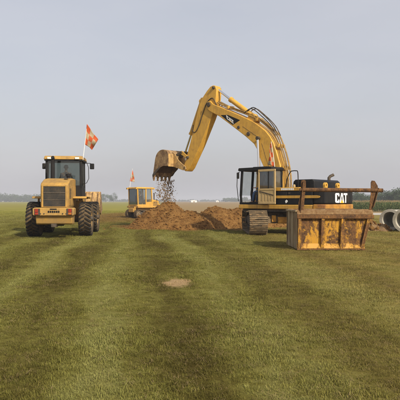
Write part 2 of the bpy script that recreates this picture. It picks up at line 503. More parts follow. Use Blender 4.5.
    r2 = math_n(g, 'ADD', r2, math_n(g, 'MULTIPLY', math_n(g, 'SUBTRACT', noise_n(g, flat, 0.35, 6, 0.7), 0.5), 1.1))
    d2 = math_n(g, 'MULTIPLY', math_n(g, 'SUBTRACT', 1.0, smooth_mask(g, r2, 0.5, 1.15)), 0.8)
    # the small sandy scar
    fx = math_n(g, 'DIVIDE', math_n(g, 'ADD', X, 0.43), 0.30)
    fy = math_n(g, 'DIVIDE', math_n(g, 'SUBTRACT', Y, 10.35), 0.62)
    r3 = math_n(g, 'SQRT', math_n(g, 'ADD', math_n(g, 'MULTIPLY', fx, fx), math_n(g, 'MULTIPLY', fy, fy)))
    r3 = math_n(g, 'ADD', r3, math_n(g, 'MULTIPLY', math_n(g, 'SUBTRACT', noise_n(g, flat, 4.5, 6, 0.75), 0.5), 2.6))
    d3 = math_n(g, 'SUBTRACT', 1.0, smooth_mask(g, r3, 0.55, 1.05))
    earth = mixc(g, noise_n(g, flat, 3.0, 8, 0.75), (0.135, 0.070, 0.020), (0.26, 0.155, 0.055))
    col = mixc(g, math_n(g, 'MAXIMUM', d1, d2), col, earth)
    col = mixc(g, d3, col, (0.42, 0.295, 0.16))
    g.links.new(col, out.inputs[0])
    g.links.new(math_n(g, 'MAXIMUM', d1, d3), out.inputs[1])
    return g
FIELD = field_group()

def field_node(nt):
    n = nt.nodes.new('ShaderNodeGroup'); n.node_tree = FIELD
    return n

m, nt, b = new_mat('mown_field')
fn = field_node(nt)
pos = N(nt, 'ShaderNodeNewGeometry').outputs['Position']
thatch = noise_n(nt, map_n(nt, pos, (1, 1, 0)), 34, 6, 0.75)
col = mixc(nt, ramp(nt, thatch, [(0.30, 0.0), (0.70, 1.0)]), (0.58, 0.56, 0.52), (1.15, 1.12, 1.08))
nt.links.new(mixc(nt, 1.0, fn.outputs[0], col, 'MULTIPLY'), b.inputs['Base Color'])
b.inputs['Roughness'].default_value = 1.0
b.inputs['Specular IOR Level'].default_value = 0.05
bump_n(nt, b, thatch, 0.7, 0.03)
M['field'] = m

def ground_z(x, y):
    k = max(0.0, 1 - math.hypot(x, y - 20) / 60)
    return (0.030 * mn.noise(Vector((x * 0.35, y * 0.22, 0))) + 0.014 * mn.noise(Vector((x * 1.3, y * 1.1, 5)))) * min(1, k * 3) - 0.012

# one sheet out to the horizon, fine near the camera
def axis_coords(lo_fine, hi_fine, step, far, grow=1.35):
    c = list(np.arange(lo_fine, hi_fine + 1e-6, step))
    s, v = step, hi_fine
    while v < far:
        s *= grow; v += s; c.append(min(v, far))
    s, v, pre = step, lo_fine, []
    while v > -far:
        s *= grow; v -= s; pre.append(max(v, -far))
    return pre[::-1] + c
gx = axis_coords(-16, 16, 0.22, 2500)
gy = axis_coords(2, 46, 0.22, 2500)
gv = [(x, y, ground_z(x, y)) for y in gy for x in gx]
W = len(gx)
gf = [(j * W + i, j * W + i + 1, (j + 1) * W + i + 1, (j + 1) * W + i) for j in range(len(gy) - 1) for i in range(W - 1)]
mb = MB(); mb.v = gv; mb.f = gf
tag(part('ground', mb, 'field', smooth=180), kind='structure')

# pale haul road crossing behind the machines
m, nt, b = new_mat('pale_road_gravel')
pos = N(nt, 'ShaderNodeNewGeometry').outputs['Position']
rn = noise_n(nt, map_n(nt, pos, (0.25, 1.2, 0)), 1.2, 7, 0.7)
nt.links.new(mixc(nt, rn, (0.30, 0.26, 0.20), (0.52, 0.49, 0.43)), b.inputs['Base Color'])
b.inputs['Roughness'].default_value = 0.95
M['road'] = m
mb = MB()
pts = []
for i in range(61):
    t = i / 60
    x = 4 + t * 140
    yc = 63 + 1.5 * math.sin(t * 7) + t * 10
    hw = 5.2 + 0.7 * fbm(x * 0.2, 0)
    pts.append(((x, yc - hw, 0.012), (x, yc + hw, 0.012)))
mb.v = [p for q in pts for p in q]
mb.f = [(2 * i, 2 * i + 2, 2 * i + 3, 2 * i + 1) for i in range(60)]
tag(part('road', mb, 'road', smooth=0), kind='structure')

# ------------------------------------------------------------------ letters of the maker's mark
def mark_letters(mb_w, mb_y, width, height, place):
    """heavy C A T built from polygons in a unit box, put on a surface by place(u, v, depth)"""
    Cc = [(0.02, 0.12), (0.06, 0.02), (0.25, 0.0), (0.31, 0.08), (0.31, 0.34), (0.21, 0.34), (0.21, 0.2), (0.14, 0.2), (0.13, 0.8), (0.21, 0.8), (0.21, 0.66), (0.31, 0.66), (0.31, 0.92), (0.25, 1.0), (0.06, 1.0), (0.02, 0.88)]
    A = [(0.33, 0.0), (0.44, 1.0), (0.57, 1.0), (0.69, 0.0), (0.585, 0.0), (0.575, 0.18), (0.54, 0.32), (0.545, 0.50), (0.507, 0.80), (0.467, 0.50), (0.48, 0.32), (0.44, 0.18), (0.43, 0.0)]
    T = [(0.64, 0.8), (0.64, 1.0), (0.98, 1.0), (0.98, 0.8), (0.87, 0.8), (0.87, 0.0), (0.76, 0.0), (0.76, 0.8)]
    tri = [(0.37, -0.02), (0.51, 0.30), (0.65, -0.02)]
    for mbx, polys, dd in ((mb_w, (Cc, A, T), 0.006), (mb_y, (tri,), 0.010)):
        for p in polys:
            n = len(p)
            vs = [place(a * width, c * height, 0.0) for a, c in p] + [place(a * width, c * height, dd) for a, c in p]
            fs = [tuple(range(n - 1, -1, -1)), tuple(range(n, 2 * n))] + [(i, (i + 1) % n, n + (i + 1) % n, n + i) for i in range(n)]
            mbx.add(vs, fs)

# ------------------------------------------------------------------ people
def skinned(nodes, edges, name, mat, sub=1):
    """nodes = {key:(pos, radius or (rx,ry))}; one continuous surface by Skin + Subdivision, baked"""
    keys = list(nodes)
    me = bpy.data.meshes.new(name)
    me.from_pydata([nodes[k][0] for k in keys], [(keys.index(a), keys.index(b_)) for a, b_ in edges], [])
    o = bpy.data.objects.new(name, me); COL.objects.link(o)
    o.modifiers.new('skin', 'SKIN')
    if not me.skin_vertices:
        return o
    for i, k in enumerate(keys):
        r_ = nodes[k][1]
        me.skin_vertices[0].data[i].radius = (r_, r_) if isinstance(r_, (int, float)) else r_
        me.skin_vertices[0].data[i].use_root = (i == 0)
    sb = o.modifiers.new('sub', 'SUBSURF'); sb.levels = sub; sb.render_levels = sub
    dg = bpy.context.evaluated_depsgraph_get()
    ev = bpy.data.meshes.new_from_object(o.evaluated_get(dg))
    o.modifiers.clear()
    o.data = ev
    ev.name = name
    ev.materials.clear(); ev.materials.append(M[mat])
    ev.polygons.foreach_set('use_smooth', [True] * len(ev.polygons))
    return o

def chains(*cs):
    return [(c[i], c[i + 1]) for c in cs for i in range(len(c) - 1)]

def seated_person(label, loc, rz, shirt, trousers, hat=None, lean=0.0, reach=0.42, group=None):
    """seated figure, origin at the seat under the hips, facing +Y, hands forward on the levers"""
    root = thing('person', label, 'person', loc, rz, group)
    n = {'hip': ((0, 0, 0.10), (0.15, 0.12)), 'belly': ((0, 0.01, 0.24), (0.135, 0.105)), 'chest': ((0, 0.02 + lean, 0.43), (0.155, 0.11)),
         'neck0': ((0, 0.03 + lean, 0.575), 0.075), 'neck1': ((0, 0.045 + lean, 0.635), 0.060), 'jaw': ((0, 0.07 + lean, 0.69), (0.062, 0.075)),
         'face': ((0, 0.065 + lean, 0.755), (0.074, 0.092)), 'brow': ((0, 0.06 + lean, 0.81), (0.074, 0.094)), 'crown': ((0, 0.05 + lean, 0.855), (0.05, 0.065))}
    e = chains(['hip', 'belly', 'chest', 'neck0', 'neck1', 'jaw', 'face', 'brow', 'crown'])
    for s, t in ((-1, 'l'), (1, 'r')):
        n.update({t + 'sh': ((s * 0.19, 0.02 + lean, 0.50), 0.062), t + 'el': ((s * 0.25, 0.10 + lean, 0.25), 0.044), t + 'fo': ((s * 0.235, 0.26, 0.27), 0.038),
                  t + 'wr': ((s * 0.21, reach - 0.06, 0.30), 0.027), t + 'pa': ((s * 0.205, reach, 0.31), (0.040, 0.018)),
                  t + 'hj': ((s * 0.10, 0.04, 0.085), 0.085), t + 'th': ((s * 0.13, 0.24, 0.10), 0.078), t + 'kn': ((s * 0.15, 0.46, 0.10), 0.060), t + 'ca': ((s * 0.15, 0.52, -0.10), 0.054),
                  t + 'an': ((s * 0.15, 0.56, -0.34), 0.038), t + 'to': ((s * 0.15, 0.70, -0.385), (0.042, 0.028))})
        e += chains(['chest', t + 'sh', t + 'el', t + 'fo', t + 'wr', t + 'pa'], ['hip', t + 'hj', t + 'th', t + 'kn', t + 'ca', t + 'an', t + 'to'])
    body = skinned(n, e, 'body', 'skin', 1); body.parent = root
    # hands: four curled fingers of unequal length and a thumb, joined into the body mesh
    mb = MB()
    for s in (-1, 1):
        px, py, pz = s * 0.205, reach + 0.02, 0.31
        for k, ln in enumerate((0.062, 0.072, 0.068, 0.052)):
            fx = px + s * (0.030 - 0.020 * k)
            mb.tube([(fx, py, pz), (fx, py + ln * 0.6, pz + 0.006), (fx, py + ln * 0.85, pz - 0.02), (fx, py + ln * 0.65, pz - 0.045)], [0.0095, 0.009, 0.008, 0.006], 6)
        mb.tube([(px - s * 0.03, py - 0.05, pz), (px - s * 0.06, py - 0.015, pz - 0.01), (px - s * 0.058, py + 0.02, pz - 0.03)], [0.012, 0.010, 0.007], 6)
    # nose, eyes, mouth line and ears
    fy = 0.065 + lean
    mb.tube([(0, fy + 0.085, 0.785), (0, fy + 0.115, 0.745), (0, fy + 0.085, 0.735)], [0.008, 0.015, 0.008], 6)
    for s in (-1, 1):
        mb.lathe([(0.004, -0.012), (0.026, -0.006), (0.028, 0.004), (0.004, 0.012)], (s * 0.078, fy - 0.005, 0.76), 'x', 8)
    hm = mb.mesh('hands', M['skin'])
    bm = bmesh.new(); bm.from_mesh(body.data); bm.from_mesh(hm); bm.to_mesh(body.data); bm.free()
    body.data.polygons.foreach_set('use_smooth', [True] * len(body.data.polygons))
    mb = MB()
    for s in (-1, 1):
        mb.lathe([(0.001, 0.010), (0.011, 0.006), (0.012, 0.0)], (s * 0.032, fy + 0.083, 0.782), 'y', 8)
    mb.box(-0.024, 0.024, fy + 0.080, fy + 0.0865, 0.705, 0.711)
    part('eyes_and_mouth', mb, 'hair', body)
    def fat(keys, k, add, rename=''):
        return {q: (n[q][0], tuple(c * k + add for c in n[q][1]) if isinstance(n[q][1], tuple) else n[q][1] * k + add) for q in keys}
    sk = ['belly', 'hip', 'chest', 'neck0', 'lsh', 'lel', 'lfo', 'rsh', 'rel', 'rfo']
    sh = skinned(fat(sk, 1.06, 0.012), chains(['hip', 'belly', 'chest', 'neck0'], ['chest', 'lsh', 'lel', 'lfo'], ['chest', 'rsh', 'rel', 'rfo']), 'shirt', shirt, 1)
    sh.parent = root
    tk = ['hip', 'lhj', 'lth', 'lkn', 'lca', 'lan', 'rhj', 'rth', 'rkn', 'rca', 'ran']
    tr = skinned(fat(tk, 1.08, 0.014), chains(['hip', 'lhj', 'lth', 'lkn', 'lca', 'lan'], ['hip', 'rhj', 'rth', 'rkn', 'rca', 'ran']), 'trousers', trousers, 1)
    tr.parent = root
    sh2 = MB()
    for s in (-1, 1):
        sh2.frustum((s * 0.15 - 0.05, s * 0.15 + 0.05, 0.50, 0.76, -0.43), (s * 0.15 - 0.042, s * 0.15 + 0.042, 0.51, 0.72, -0.355))
    part('shoes', sh2, 'hair', root, 0.015)
    mb = MB()
    c = (0, 0.04 + lean, 0.80)
    prof = [(0.001, 0.105), (0.05, 0.096), (0.084, 0.065), (0.097, 0.02), (0.097, -0.02)]
    mb.lathe(prof, c, 'z', 14)
    if hat:
        mb.lathe([(0.097, -0.018), (0.135, -0.026), (0.135, -0.034), (0.09, -0.03)], c, 'z', 14)
        part('cap', mb, hat, root)
    else:
        part('hair', mb, 'hair', root)
    return root

# ------------------------------------------------------------------ tracks shared by excavator and dozer
def stadium(n, half, r, zc):
    """n evenly spaced (y, z, angle) positions round a track"""
    per = 4 * half + 2 * math.pi * r
    res = []
    for i in range(n):
        d = per * i / n
        if d < 2 * half:
            res.append((-half + d, zc - r, 0.0))
        elif d < 2 * half + math.pi * r:
            a = (d - 2 * half) / r
            res.append((half + r * math.sin(a), zc - r * math.cos(a), a))
        elif d < 4 * half + math.pi * r:
            q = d - 2 * half - math.pi * r
            res.append((half - q, zc + r - 0.05 * math.sin(math.pi * q / (2 * half)), math.pi))
        else:
            a = (d - 4 * half - math.pi * r) / r
            res.append((-half - r * math.sin(a), zc + r * math.cos(a), math.pi + a))
    return res

def crawler_track(root, x0, half, r, zc, width, n_shoe, side, rot=None, shoes=True):
    """part 'track' with its shoes, idler, sprocket and rollers as sub-parts"""
    mb = MB()
    mb.box(x0 - 0.16, x0 + 0.16, -half, half, zc - 0.20, zc + 0.16)            # roller frame
    mb.box(x0 - 0.22, x0 + 0.22, -half * 0.6, half * 0.6, zc - 0.10, zc + 0.24)
    P = stadium(n_shoe * 2, half, r - 0.05, zc)
    for s in (-1, 1):                                                          # link chain
        for i in range(len(P)):
            a, b_ = P[i], P[(i + 1) % len(P)]
            mb.beam((x0 + s * 0.10, a[0], a[1]), (x0 + s * 0.10, b_[0], b_[1]), 0.05, 0.09, up=(1, 0, 0))
    t = part('track', mb, 'dark_steel', root, rot=rot)
    for k, yy in enumerate((-half, half)):
        w = MB()
        if k == 0:
            w.lathe([(0.08, -0.20), (0.10, -0.16), (r - 0.14, -0.11), (r - 0.08, -0.10), (r - 0.08, 0.10), (r - 0.14, 0.11), (0.10, 0.16), (0.08, 0.20)], (x0, yy, zc), 'x', 22, True)
            part('idler', w, 'track', t)
        else:
            w.lathe([(0.16, -0.24), (0.20, -0.14), (r - 0.13, -0.06), (r - 0.13, 0.06), (0.20, 0.14), (0.16, 0.24)], (x0, yy, zc), 'x', 22, True)
            for q in range(16):
                a = 2 * math.pi * q / 16
                c, s_ = math.cos(a), math.sin(a)
                w.beam((x0, yy + c * (r - 0.16), zc + s_ * (r - 0.16)), (x0, yy + c * (r - 0.06), zc + s_ * (r - 0.06)), 0.10, 0.07, up=(1, 0, 0))
            part('sprocket', w, 'dark_steel', t)
    w = MB()
    w.lathe([(0.05, -0.18), (0.11, -0.15), (0.11, -0.06), (0.075, -0.05), (0.075, 0.05), (0.11, 0.06), (0.11, 0.15), (0.05, 0.18)], (0, 0, 0), 'x', 14, True)
    rm = w.mesh('roller', M['dark_steel'])
    k = max(4, int(half * 2 / 0.42))
    for i in range(k):
        link('roller', rm, t, (x0, -half + 0.25 + (2 * half - 0.5) * i / (k - 1), zc - r + 0.16))
    for yy in (-half * 0.4, half * 0.4):
        link('roller', rm, t, (x0, yy, zc + r - 0.19))
    per = 4 * half + 2 * math.pi * r
    sl = per / n_shoe * 0.93
    w = MB()
    w.box(-width / 2, width / 2, -sl / 2, sl / 2, -0.018, 0.012)
    for q in (-0.4, -0.02, 0.36):
        w.box(-width / 2 + 0.004, width / 2 - 0.004, sl * q, sl * q + 0.022, -0.050, -0.016)
    sm = w.mesh('track_shoe', M['track'], 0)
    for (yy, zz, a) in stadium(n_shoe, half, r, zc):
        o = link('track_shoe', sm, t, (x0 + random.uniform(-0.006, 0.006), yy, zz), (a + random.uniform(-0.05, 0.05), 0, 0))
    mud = MB()
    ico = bmesh.new(); bmesh.ops.create_icosphere(ico, subdivisions=1, radius=1.0)
    bv_ = [v.co.copy() for v in ico.verts]; bf_ = [[v.index for v in f.verts] for f in ico.faces]; ico.free()
    for (yy, zz, a) in stadium(260, half, r + 0.02, zc):
        if zz < 0.06:
            continue
        sx = random.uniform(0.03, 0.10); sz = random.uniform(0.012, 0.030)
        cx = x0 + random.uniform(-width / 2 + 0.05, width / 2 - 0.05)
        rot_ = Matrix.Rotation(a, 3, 'X')
        mud.add([Vector((cx, yy, zz)) + rot_ @ Vector((v.x * sx, v.y * sx * 0.6, v.z * sz)) * random.uniform(0.7, 1.3) for v in bv_], bf_)
    part('caked_mud', mud, 'clod', t, smooth=0)['kind'] = 'stuff'
    return t

def cylinder_pair(root, p_base, p_mid, p_end, rb, rr, name):
    """hydraulic ram: barrel as part, polished rod as its sub-part, both with eyes"""
    mb = MB()
    pb, pm, pe = Vector(p_base), Vector(p_mid), Vector(p_end)
    d = (pe - pb).normalized()
    mb.tube([pb, pm - d * 0.10], rb, 16)
    mb.tube([pm - d * 0.11, pm], rb * 1.14, 16)
    mb.lathe([(rb * 0.5, -rb * 0.9), (rb * 1.05, -rb * 0.9), (rb * 1.05, rb * 0.9), (rb * 0.5, rb * 0.9)], tuple(pb), 'x', 16, True)
    mb.tube([pb + Vector((rb * 0.6, 0, 0)) + d * 0.3, pb + Vector((rb * 1.1, 0, 0)) + d * 0.35, pm - d * 0.3 + Vector((rb * 1.1, 0, 0)), pm - d * 0.2 + Vector((rb * 0.7, 0, 0))], 0.018, 6)
    o = part(name, mb, 'boom_yellow', root)
    mb = MB()
    mb.tube([pm - d * 0.05, pe], rr, 14)
    part('rod', mb, 'chrome', o)
    mb = MB()
    mb.lathe([(rr * 0.6, -rb * 0.6), (rr * 1.45, -rb * 0.6), (rr * 1.45, rb * 0.6), (rr * 0.6, rb * 0.6)], tuple(pe), 'x', 16, True)
    part('rod_eye', mb, 'dark_steel', o)
    return o

def pin(mb, x, y, z, r, depth=0.05):
    mb.lathe([(r, 0), (r, -depth * 0.7), (r * 0.8, -depth)], (x, y, z), 'x', 18, True)

# ------------------------------------------------------------------ excavator
EX = thing('excavator', 'large yellow and black crawler excavator emptying its raised bucket over the dirt heap', 'excavator', (3.8, 26.6, 0.0), R(48))
UROT = (0, 0, R(-48))
crawler_track(EX, -1.24, 1.78, 0.485, 0.545, 0.80, 40, -1, UROT)
crawler_track(EX, 1.24, 1.78, 0.485, 0.545, 0.80, 40, 1, UROT)
mb = MB()
mb.prism([(-0.95, 0.50), (0.95, 0.50), (0.70, 0.98), (-0.70, 0.98)], -0.75, 0.75, 'y')
mb.box(-1.2, 1.2, -1.15, -0.75, 0.48, 0.80)
mb.box(-1.2, 1.2, 0.75, 1.15, 0.48, 0.80)
part('undercarriage', mb, 'track', EX, 0.02, rot=UROT)
mb = MB()
mb.box(-0.28, 0.28, -1.30, -1.16, 0.50, 0.78); mb.box(-0.55, -0.35, -1.22, -1.16, 0.55, 0.85)
part('swivel_cover', mb, 'rusty_yellow', EX, 0.02, rot=UROT)
mb = MB().lathe([(0.82, 0.96), (0.82, 1.02), (0.72, 1.02), (0.72, 1.16)], (0, 0, 0), 'z', 36, True)
part('swing_bearing', mb, 'dark_steel', EX)
deck = [(-1.42, 1.38), (-0.40, 1.38), (-0.36, 0.95), (0.36, 0.95), (0.40, 1.30), (1.42, 1.30), (1.42, -2.60), (-1.42, -2.60)]
part('revolving_frame', MB().prism(deck, 1.14, 1.335, 'z'), 'yellow', EX, 0.03)
mb = MB().box(-1.30, 1.30, -2.5, 1.2, 1.02, 1.135)
part('belly_plate', mb, 'dark_steel', EX)
# left body: black side doors, yellow stripe, yellow upper rail with the model lettering
mb = MB().box(-1.385, -0.46, -2.60, -0.50, 1.338, 1.94)
part('left_housing', mb, 'black', EX, 0.02)
for y0, y1 in ((-1.30, -0.54), (-2.06, -1.34), (-2.58, -2.10)):
    d = part('access_door', MB().box(-1.412, -1.388, y0, y1, 1.36, 1.915), 'black_shiny', EX, 0.012)
    part('latch', MB().box(-1.428, -1.413, y1 - 0.14, y1 - 0.05, 1.82, 1.87), 'dark_steel', d)
mb = MB().prism([(-0.52, 1.62), (-0.52, 1.74), (-2.80, 1.74), (-2.93, 1.72), (-2.98, 1.68), (-2.93, 1.63), (-2.80, 1.62)], -1.440, -1.414)
part('side_stripe', mb, 'yellow', EX, 0.005)
part('upper_rail', MB().box(-1.43, -0.46, -1.95, -0.50, 1.945, 2.10), 'yellow', EX, 0.02)
mb = MB()
yy = -1.02
for k, w_ in enumerate((0.07, 0.05, 0.08, 0.06, 0.04, 0.07, 0.08, 0.05)):
    mb.box(-1.438, -1.4305, yy - w_, yy, 1.975, 2.065)
    if k % 2 == 0:
        mb.box(-1.438, -1.4305, yy - w_ - 0.024, yy - w_ + 0.0, 1.975 if k % 4 else 2.035, 2.0 if k % 4 else 2.065)
    yy -= w_ + 0.022
part('model_lettering', mb, 'white', EX, smooth=0)
mb = MB().prism([(-1.27, 1.40), (-1.35, 1.46), (-1.35, 1.52), (-1.29, 1.56), (-1.22, 1.50), (-1.24, 1.43)], -1.420, -1.413)
part('safety_sticker', mb, 'white', EX, smooth=0)
# right body
mb = MB().box(0.50, 1.40, -2.60, 1.18, 1.338, 2.04)
part('right_housing', mb, 'yellow', EX, 0.04)
mb = MB().box(-0.455, 0.495, -2.60, -0.55, 1.338, 1.98)
part('engine_bay', mb, 'black', EX)
# engine hood with louvres
mb = MB().prism([(-1.46, 1.985), (-1.52, 2.36), (-1.62, 2.44), (-2.46, 2.44), (-2.56, 2.36), (-2.58, 1.985)], -1.22, 1.06)
hood = part('engine_hood', mb, 'black_shiny', EX, 0.025)
for k in range(6):
    part('louvre', MB().beam((-1.232, -1.66, 2.09 + k * 0.045), (-1.232, -2.40, 2.09 + k * 0.045), 0.022, 0.020), 'black', hood)
mb = MB().tube([(0.62, -2.25, 2.42), (0.62, -2.25, 2.56), (0.67, -2.29, 2.63), (0.80, -2.38, 2.70)], [0.07, 0.07, 0.068, 0.068], 14)
part('exhaust', mb, 'dark_steel', EX)
# counterweight
def cw_outline(k=0.0):
    return [(-1.40 - k, -2.605), (-1.40 - k, -2.92 - k), (-1.30 - k, -3.10 - k), (-1.05, -3.24 - k), (-0.55, -3.33 - k), (0, -3.36 - k), (0.55, -3.33 - k), (0.95, -3.24 - k), (1.18 + k, -3.08 - k), (1.28 + k, -2.88 - k), (1.28 + k, -2.605)]
cw = part('counterweight', MB().prism(cw_outline(), 1.365, 2.06, 'z'), 'black', EX, 0.06)
part('lower_lip', MB().prism(cw_outline(0.035), 1.06, 1.36, 'z'), 'rusty_yellow', cw, 0.05)
for x in (-0.95, 0.12):
    mb = MB()
    mb.lathe([(0.050, -0.05), (0.125, -0.05), (0.125, 0.05), (0.050, 0.05), (0.050, -0.05)], (x, -2.95, 2.17), 'y', 18)
    mb.box(x - 0.125, x + 0.125, -2.99, -2.91, 2.055, 2.12)
    part('lifting_eye', mb, 'boom_yellow', cw)
def cw_place(u, v, dpt):
    x = -0.78 + u
    base = cw_outline()
    for (xa, ya), (xb, yb) in zip(base[1:-1], base[2:]):
        if xa <= x <= xb:
            y = ya + (yb - ya) * (x - xa) / (xb - xa)
            return (x, y - 0.012 - dpt, 1.42 + v)
mw, my = MB(), MB()
mark_letters(mw, my, 1.02, 0.42, cw_place)
part('maker_lettering', mw, 'white', cw, smooth=0)
part('logo_triangle', my, 'letter_yellow', cw, smooth=0)
mb = MB().pipe_run([(-1.30, -1.16, 2.10), (-1.30, -1.28, 2.55), (-1.30, -1.42, 2.78), (-1.30, -1.52, 2.82), (-1.30, -1.70, 2.82), (-1.30, -1.80, 2.74), (-1.30, -1.82, 2.10)], 0.021, 7)
part('handrail', mb, 'black', EX)
mb = MB().lathe([(0.0, 0.07), (0.05, 0.06), (0.07, 0.0), (0.06, -0.06)], (-1.32, -1.62, 2.16), 'z', 12)
part('work_lamp', mb, 'door_tan', EX)
# cab
cabx0, cabx1, caby0, caby1 = -1.40, -0.44, -0.46, 1.34
part('cab_floor', MB().box(cabx0, cabx1, caby0, caby1, 1.34, 1.44), 'black', EX, 0.01)
roof = part('cab_roof', MB().prism([(-0.48, 2.90), (1.36, 2.90), (1.42, 2.94), (1.38, 3.05), (-0.44, 3.06), (-0.50, 3.02)], cabx0 - 0.03, cabx1 + 0.03), 'black', EX, 0.02)
part('roof_hatch', MB().box(-1.2, -0.65, -0.1, 0.7, 3.06, 3.09), 'black', roof, 0.01)
def post(p0, p1, w=0.09, h=0.09):
    return part('cab_post', MB().beam(p0, p1, w, h), 'black', EX, 0.01)
for x in (cabx0 + 0.05, cabx1 - 0.05):
    post((x, 1.27, 1.44), (x, 1.30, 1.75), 0.08, 0.09)
    post((x, 1.30, 1.74), (x, 1.22, 2.90), 0.085, 0.10)
post((cabx0 + 0.05, 0.10, 1.44), (cabx0 + 0.05, 0.12, 2.90), 0.08, 0.10)
for x in (cabx0 + 0.05, cabx1 - 0.05):
    post((x, -0.40, 1.44), (x, -0.40, 2.90), 0.09, 0.10)
part('rear_panel', MB().box(cabx0 + 0.10, cabx1 - 0.10, -0.44, -0.38, 1.44, 2.05), 'black', EX)
part('inner_side_panel', MB().box(cabx1 - 0.06, cabx1, -0.35, 1.22, 1.44, 1.92), 'black', EX)
part('left_lower_panel', MB().box(cabx0, cabx0 + 0.05, -0.35, 0.05, 1.44, 2.02), 'black', EX)
part('windscreen', MB().prism([(1.305, 1.76), (1.315, 1.76), (1.225, 2.88), (1.215, 2.88)], cabx0 + 0.10, cabx1 - 0.10), 'glass', EX)
part('right_window', MB().box(cabx1 - 0.035, cabx1 - 0.028, -0.34, 1.18, 1.93, 2.89), 'glass', EX)
part('rear_window', MB().box(cabx0 + 0.10, cabx1 - 0.10, -0.415, -0.408, 2.06, 2.89), 'glass', EX)
part('left_rear_window', MB().box(cabx0 + 0.02, cabx0 + 0.027, -0.34, 0.05, 2.03, 2.89), 'glass', EX)
mb = MB()
mb.tube([(cabx0 + 0.0, 1.33, 2.86), (cabx0 - 0.02, 1.45, 2.84), (cabx0 - 0.02, 1.48, 2.2), (cabx0, 1.40, 1.5)], 0.017, 8)
part('hand_bar', mb, 'black', EX)
mb = MB().box(cabx0 - 0.13, cabx0 + 0.02, 1.36, 1.42, 2.55, 2.84)
part('mirror', mb, 'black', EX, 0.02)
mb = MB().box(-1.16, -0.68, -0.12, 0.36, 1.72, 1.84).box(-1.14, -0.70, -0.24, -0.10, 1.80, 2.42).box(-1.05, -0.80, -0.22, -0.12, 2.42, 2.62).box(-1.10, -0.74, -0.06, 0.30, 1.44, 1.72)
part('seat', mb, 'door_tan', EX, 0.04)
for x in (-1.24, -0.62):
    mb = MB().box(x - 0.07, x + 0.07, 0.02, 0.50, 1.78, 1.93)
    mb.tube([(x, 0.42, 1.92), (x, 0.45, 2.06), (x, 0.44, 2.12)], [0.02, 0.016, 0.026], 8)
    part('control_console', mb, 'seat', EX, 0.015)
mb = MB().tube([(-0.95, 0.95, 1.44), (-0.95, 1.02, 1.80), (-0.95, 1.0, 2.0)], 0.02, 6).tube([(-0.83, 0.95, 1.44), (-0.83, 1.02, 1.80), (-0.83, 1.0, 2.0)], 0.02, 6)
part('travel_levers', mb, 'dark_steel', EX)
# door folded back flat against the side
dy0, dy1 = -0.80, 0.14
mb = MB()
for (a0, a1, b0, b1) in ((dy0, dy1, 1.36, 1.46), (dy0, dy1, 2.83, 2.93), (dy0, dy0 + 0.08, 1.46, 2.83), (dy1 - 0.07, dy1, 1.46, 2.83), (dy0 + 0.08, dy1 - 0.07, 1.98, 2.06)):
    mb.box(-1.575, -1.515, a0, a1, b0, b1)
door = part('cab_door', mb, 'door_tan', EX, 0.012)
part('door_panel', MB().box(-1.562, -1.530, dy0 + 0.08, dy1 - 0.07, 1.46, 1.98), 'door_tan', door)
for k in range(4):
    y = dy0 + 0.18 + k * 0.165
    part('panel_rib', MB().box(-1.573, -1.5625, y, y + 0.035, 1.50, 1.80 + 0.014 * k), 'door_tan', door)
part('door_pocket', MB().prism([(dy0 + 0.1, 1.74), (dy1 - 0.08, 1.92), (dy1 - 0.08, 1.96), (dy0 + 0.1, 1.78)], -1.582, -1.5625), 'dark_steel', door)
part('door_glass', MB().box(-1.548, -1.541, dy0 + 0.08, dy1 - 0.07, 2.06, 2.83), 'glass_dark', door)
part('door_glass_bar', MB().box(-1.570, -1.520, dy0 + 0.36, dy0 + 0.40, 2.062, 2.828), 'black', door)
for z in (1.6, 2.7):
    part('hinge', MB().box(-1.54, -1.36, dy1 - 0.01, dy1 + 0.06, z, z + 0.12), 'black', door)
# boom
BOOM = [(3.95, 6.53), (3.82, 6.47), (2.69, 5.99), (1.75, 5.56), (1.35, 5.36), (0.96, 5.10), (0.65, 4.87), (0.38, 4.57), (0.18, 4.24), (0.04, 3.89), (-0.19, 3.19), (-0.33, 2.48), (-0.36, 2.05), (-0.28, 1.80), (-0.05, 1.72), (0.20, 1.78), (0.36, 2.02), (0.49, 2.50), (0.67, 2.99), (0.93, 3.48), (1.12, 3.97), (1.32, 4.28), (1.87, 4.71), (2.69, 5.28), (3.55, 5.86), (4.16, 6.16), (4.36, 6.32), (4.42, 6.52), (4.34, 6.70), (4.15, 6.72)]
boom = part('boom', MB().prism(BOOM, -0.29, 0.29), 'boom_yellow', EX, 0.025)
mb = MB()
for (y, z, r_) in ((1.64, 4.80, 0.10), (2.25, 5.17, 0.075), (4.23, 6.53, 0.12)):
    pin(mb, -0.29, y, z, r_, 0.06)
    pin(mb, 0.35, y, z, r_, 0.06)
part('pin_boss', mb, 'dark_steel', boom)
for (ya, za, yb, zb) in ((2.0, 5.2, 1.0, 4.55), (0.85, 4.3, 0.12, 2.3)):
    part('weld_seam', MB().beam((-0.293, ya, za), (-0.293, yb, zb), 0.012, 0.02), 'pipe_line', boom)
LETD = Vector((0, -(3.5 - 2.17), -(5.91 - 5.53))).normalized()
LETU = Vector((0, -LETD.z, LETD.y)) * -1
if LETU.z < 0: LETU = -LETU
DEC0 = Vector((-0.296, 3.18, 5.64))
dec = [(3.42, 5.90), (2.95, 5.86), (2.17, 5.52), (2.63, 5.33), (3.05, 5.62)]
decal = part('boom_decal', MB().prism(dec, -0.2955, -0.2915), 'black', boom, smooth=0)
mw, my = MB(), MB()
lo_d = Vector((0, 2.63 - 3.05, 5.33 - 5.62)).normalized()
def boom_place(u, v, dpt):
    base = Vector((-0.297, 3.01, 5.66))
    up = Vector((0, 0.30, 0.95))
    q = base + lo_d * u * 1.0 + up * v
    return (-0.297 - dpt, q.y, q.z)
mark_letters(mw, my, 0.60, 0.23, boom_place)
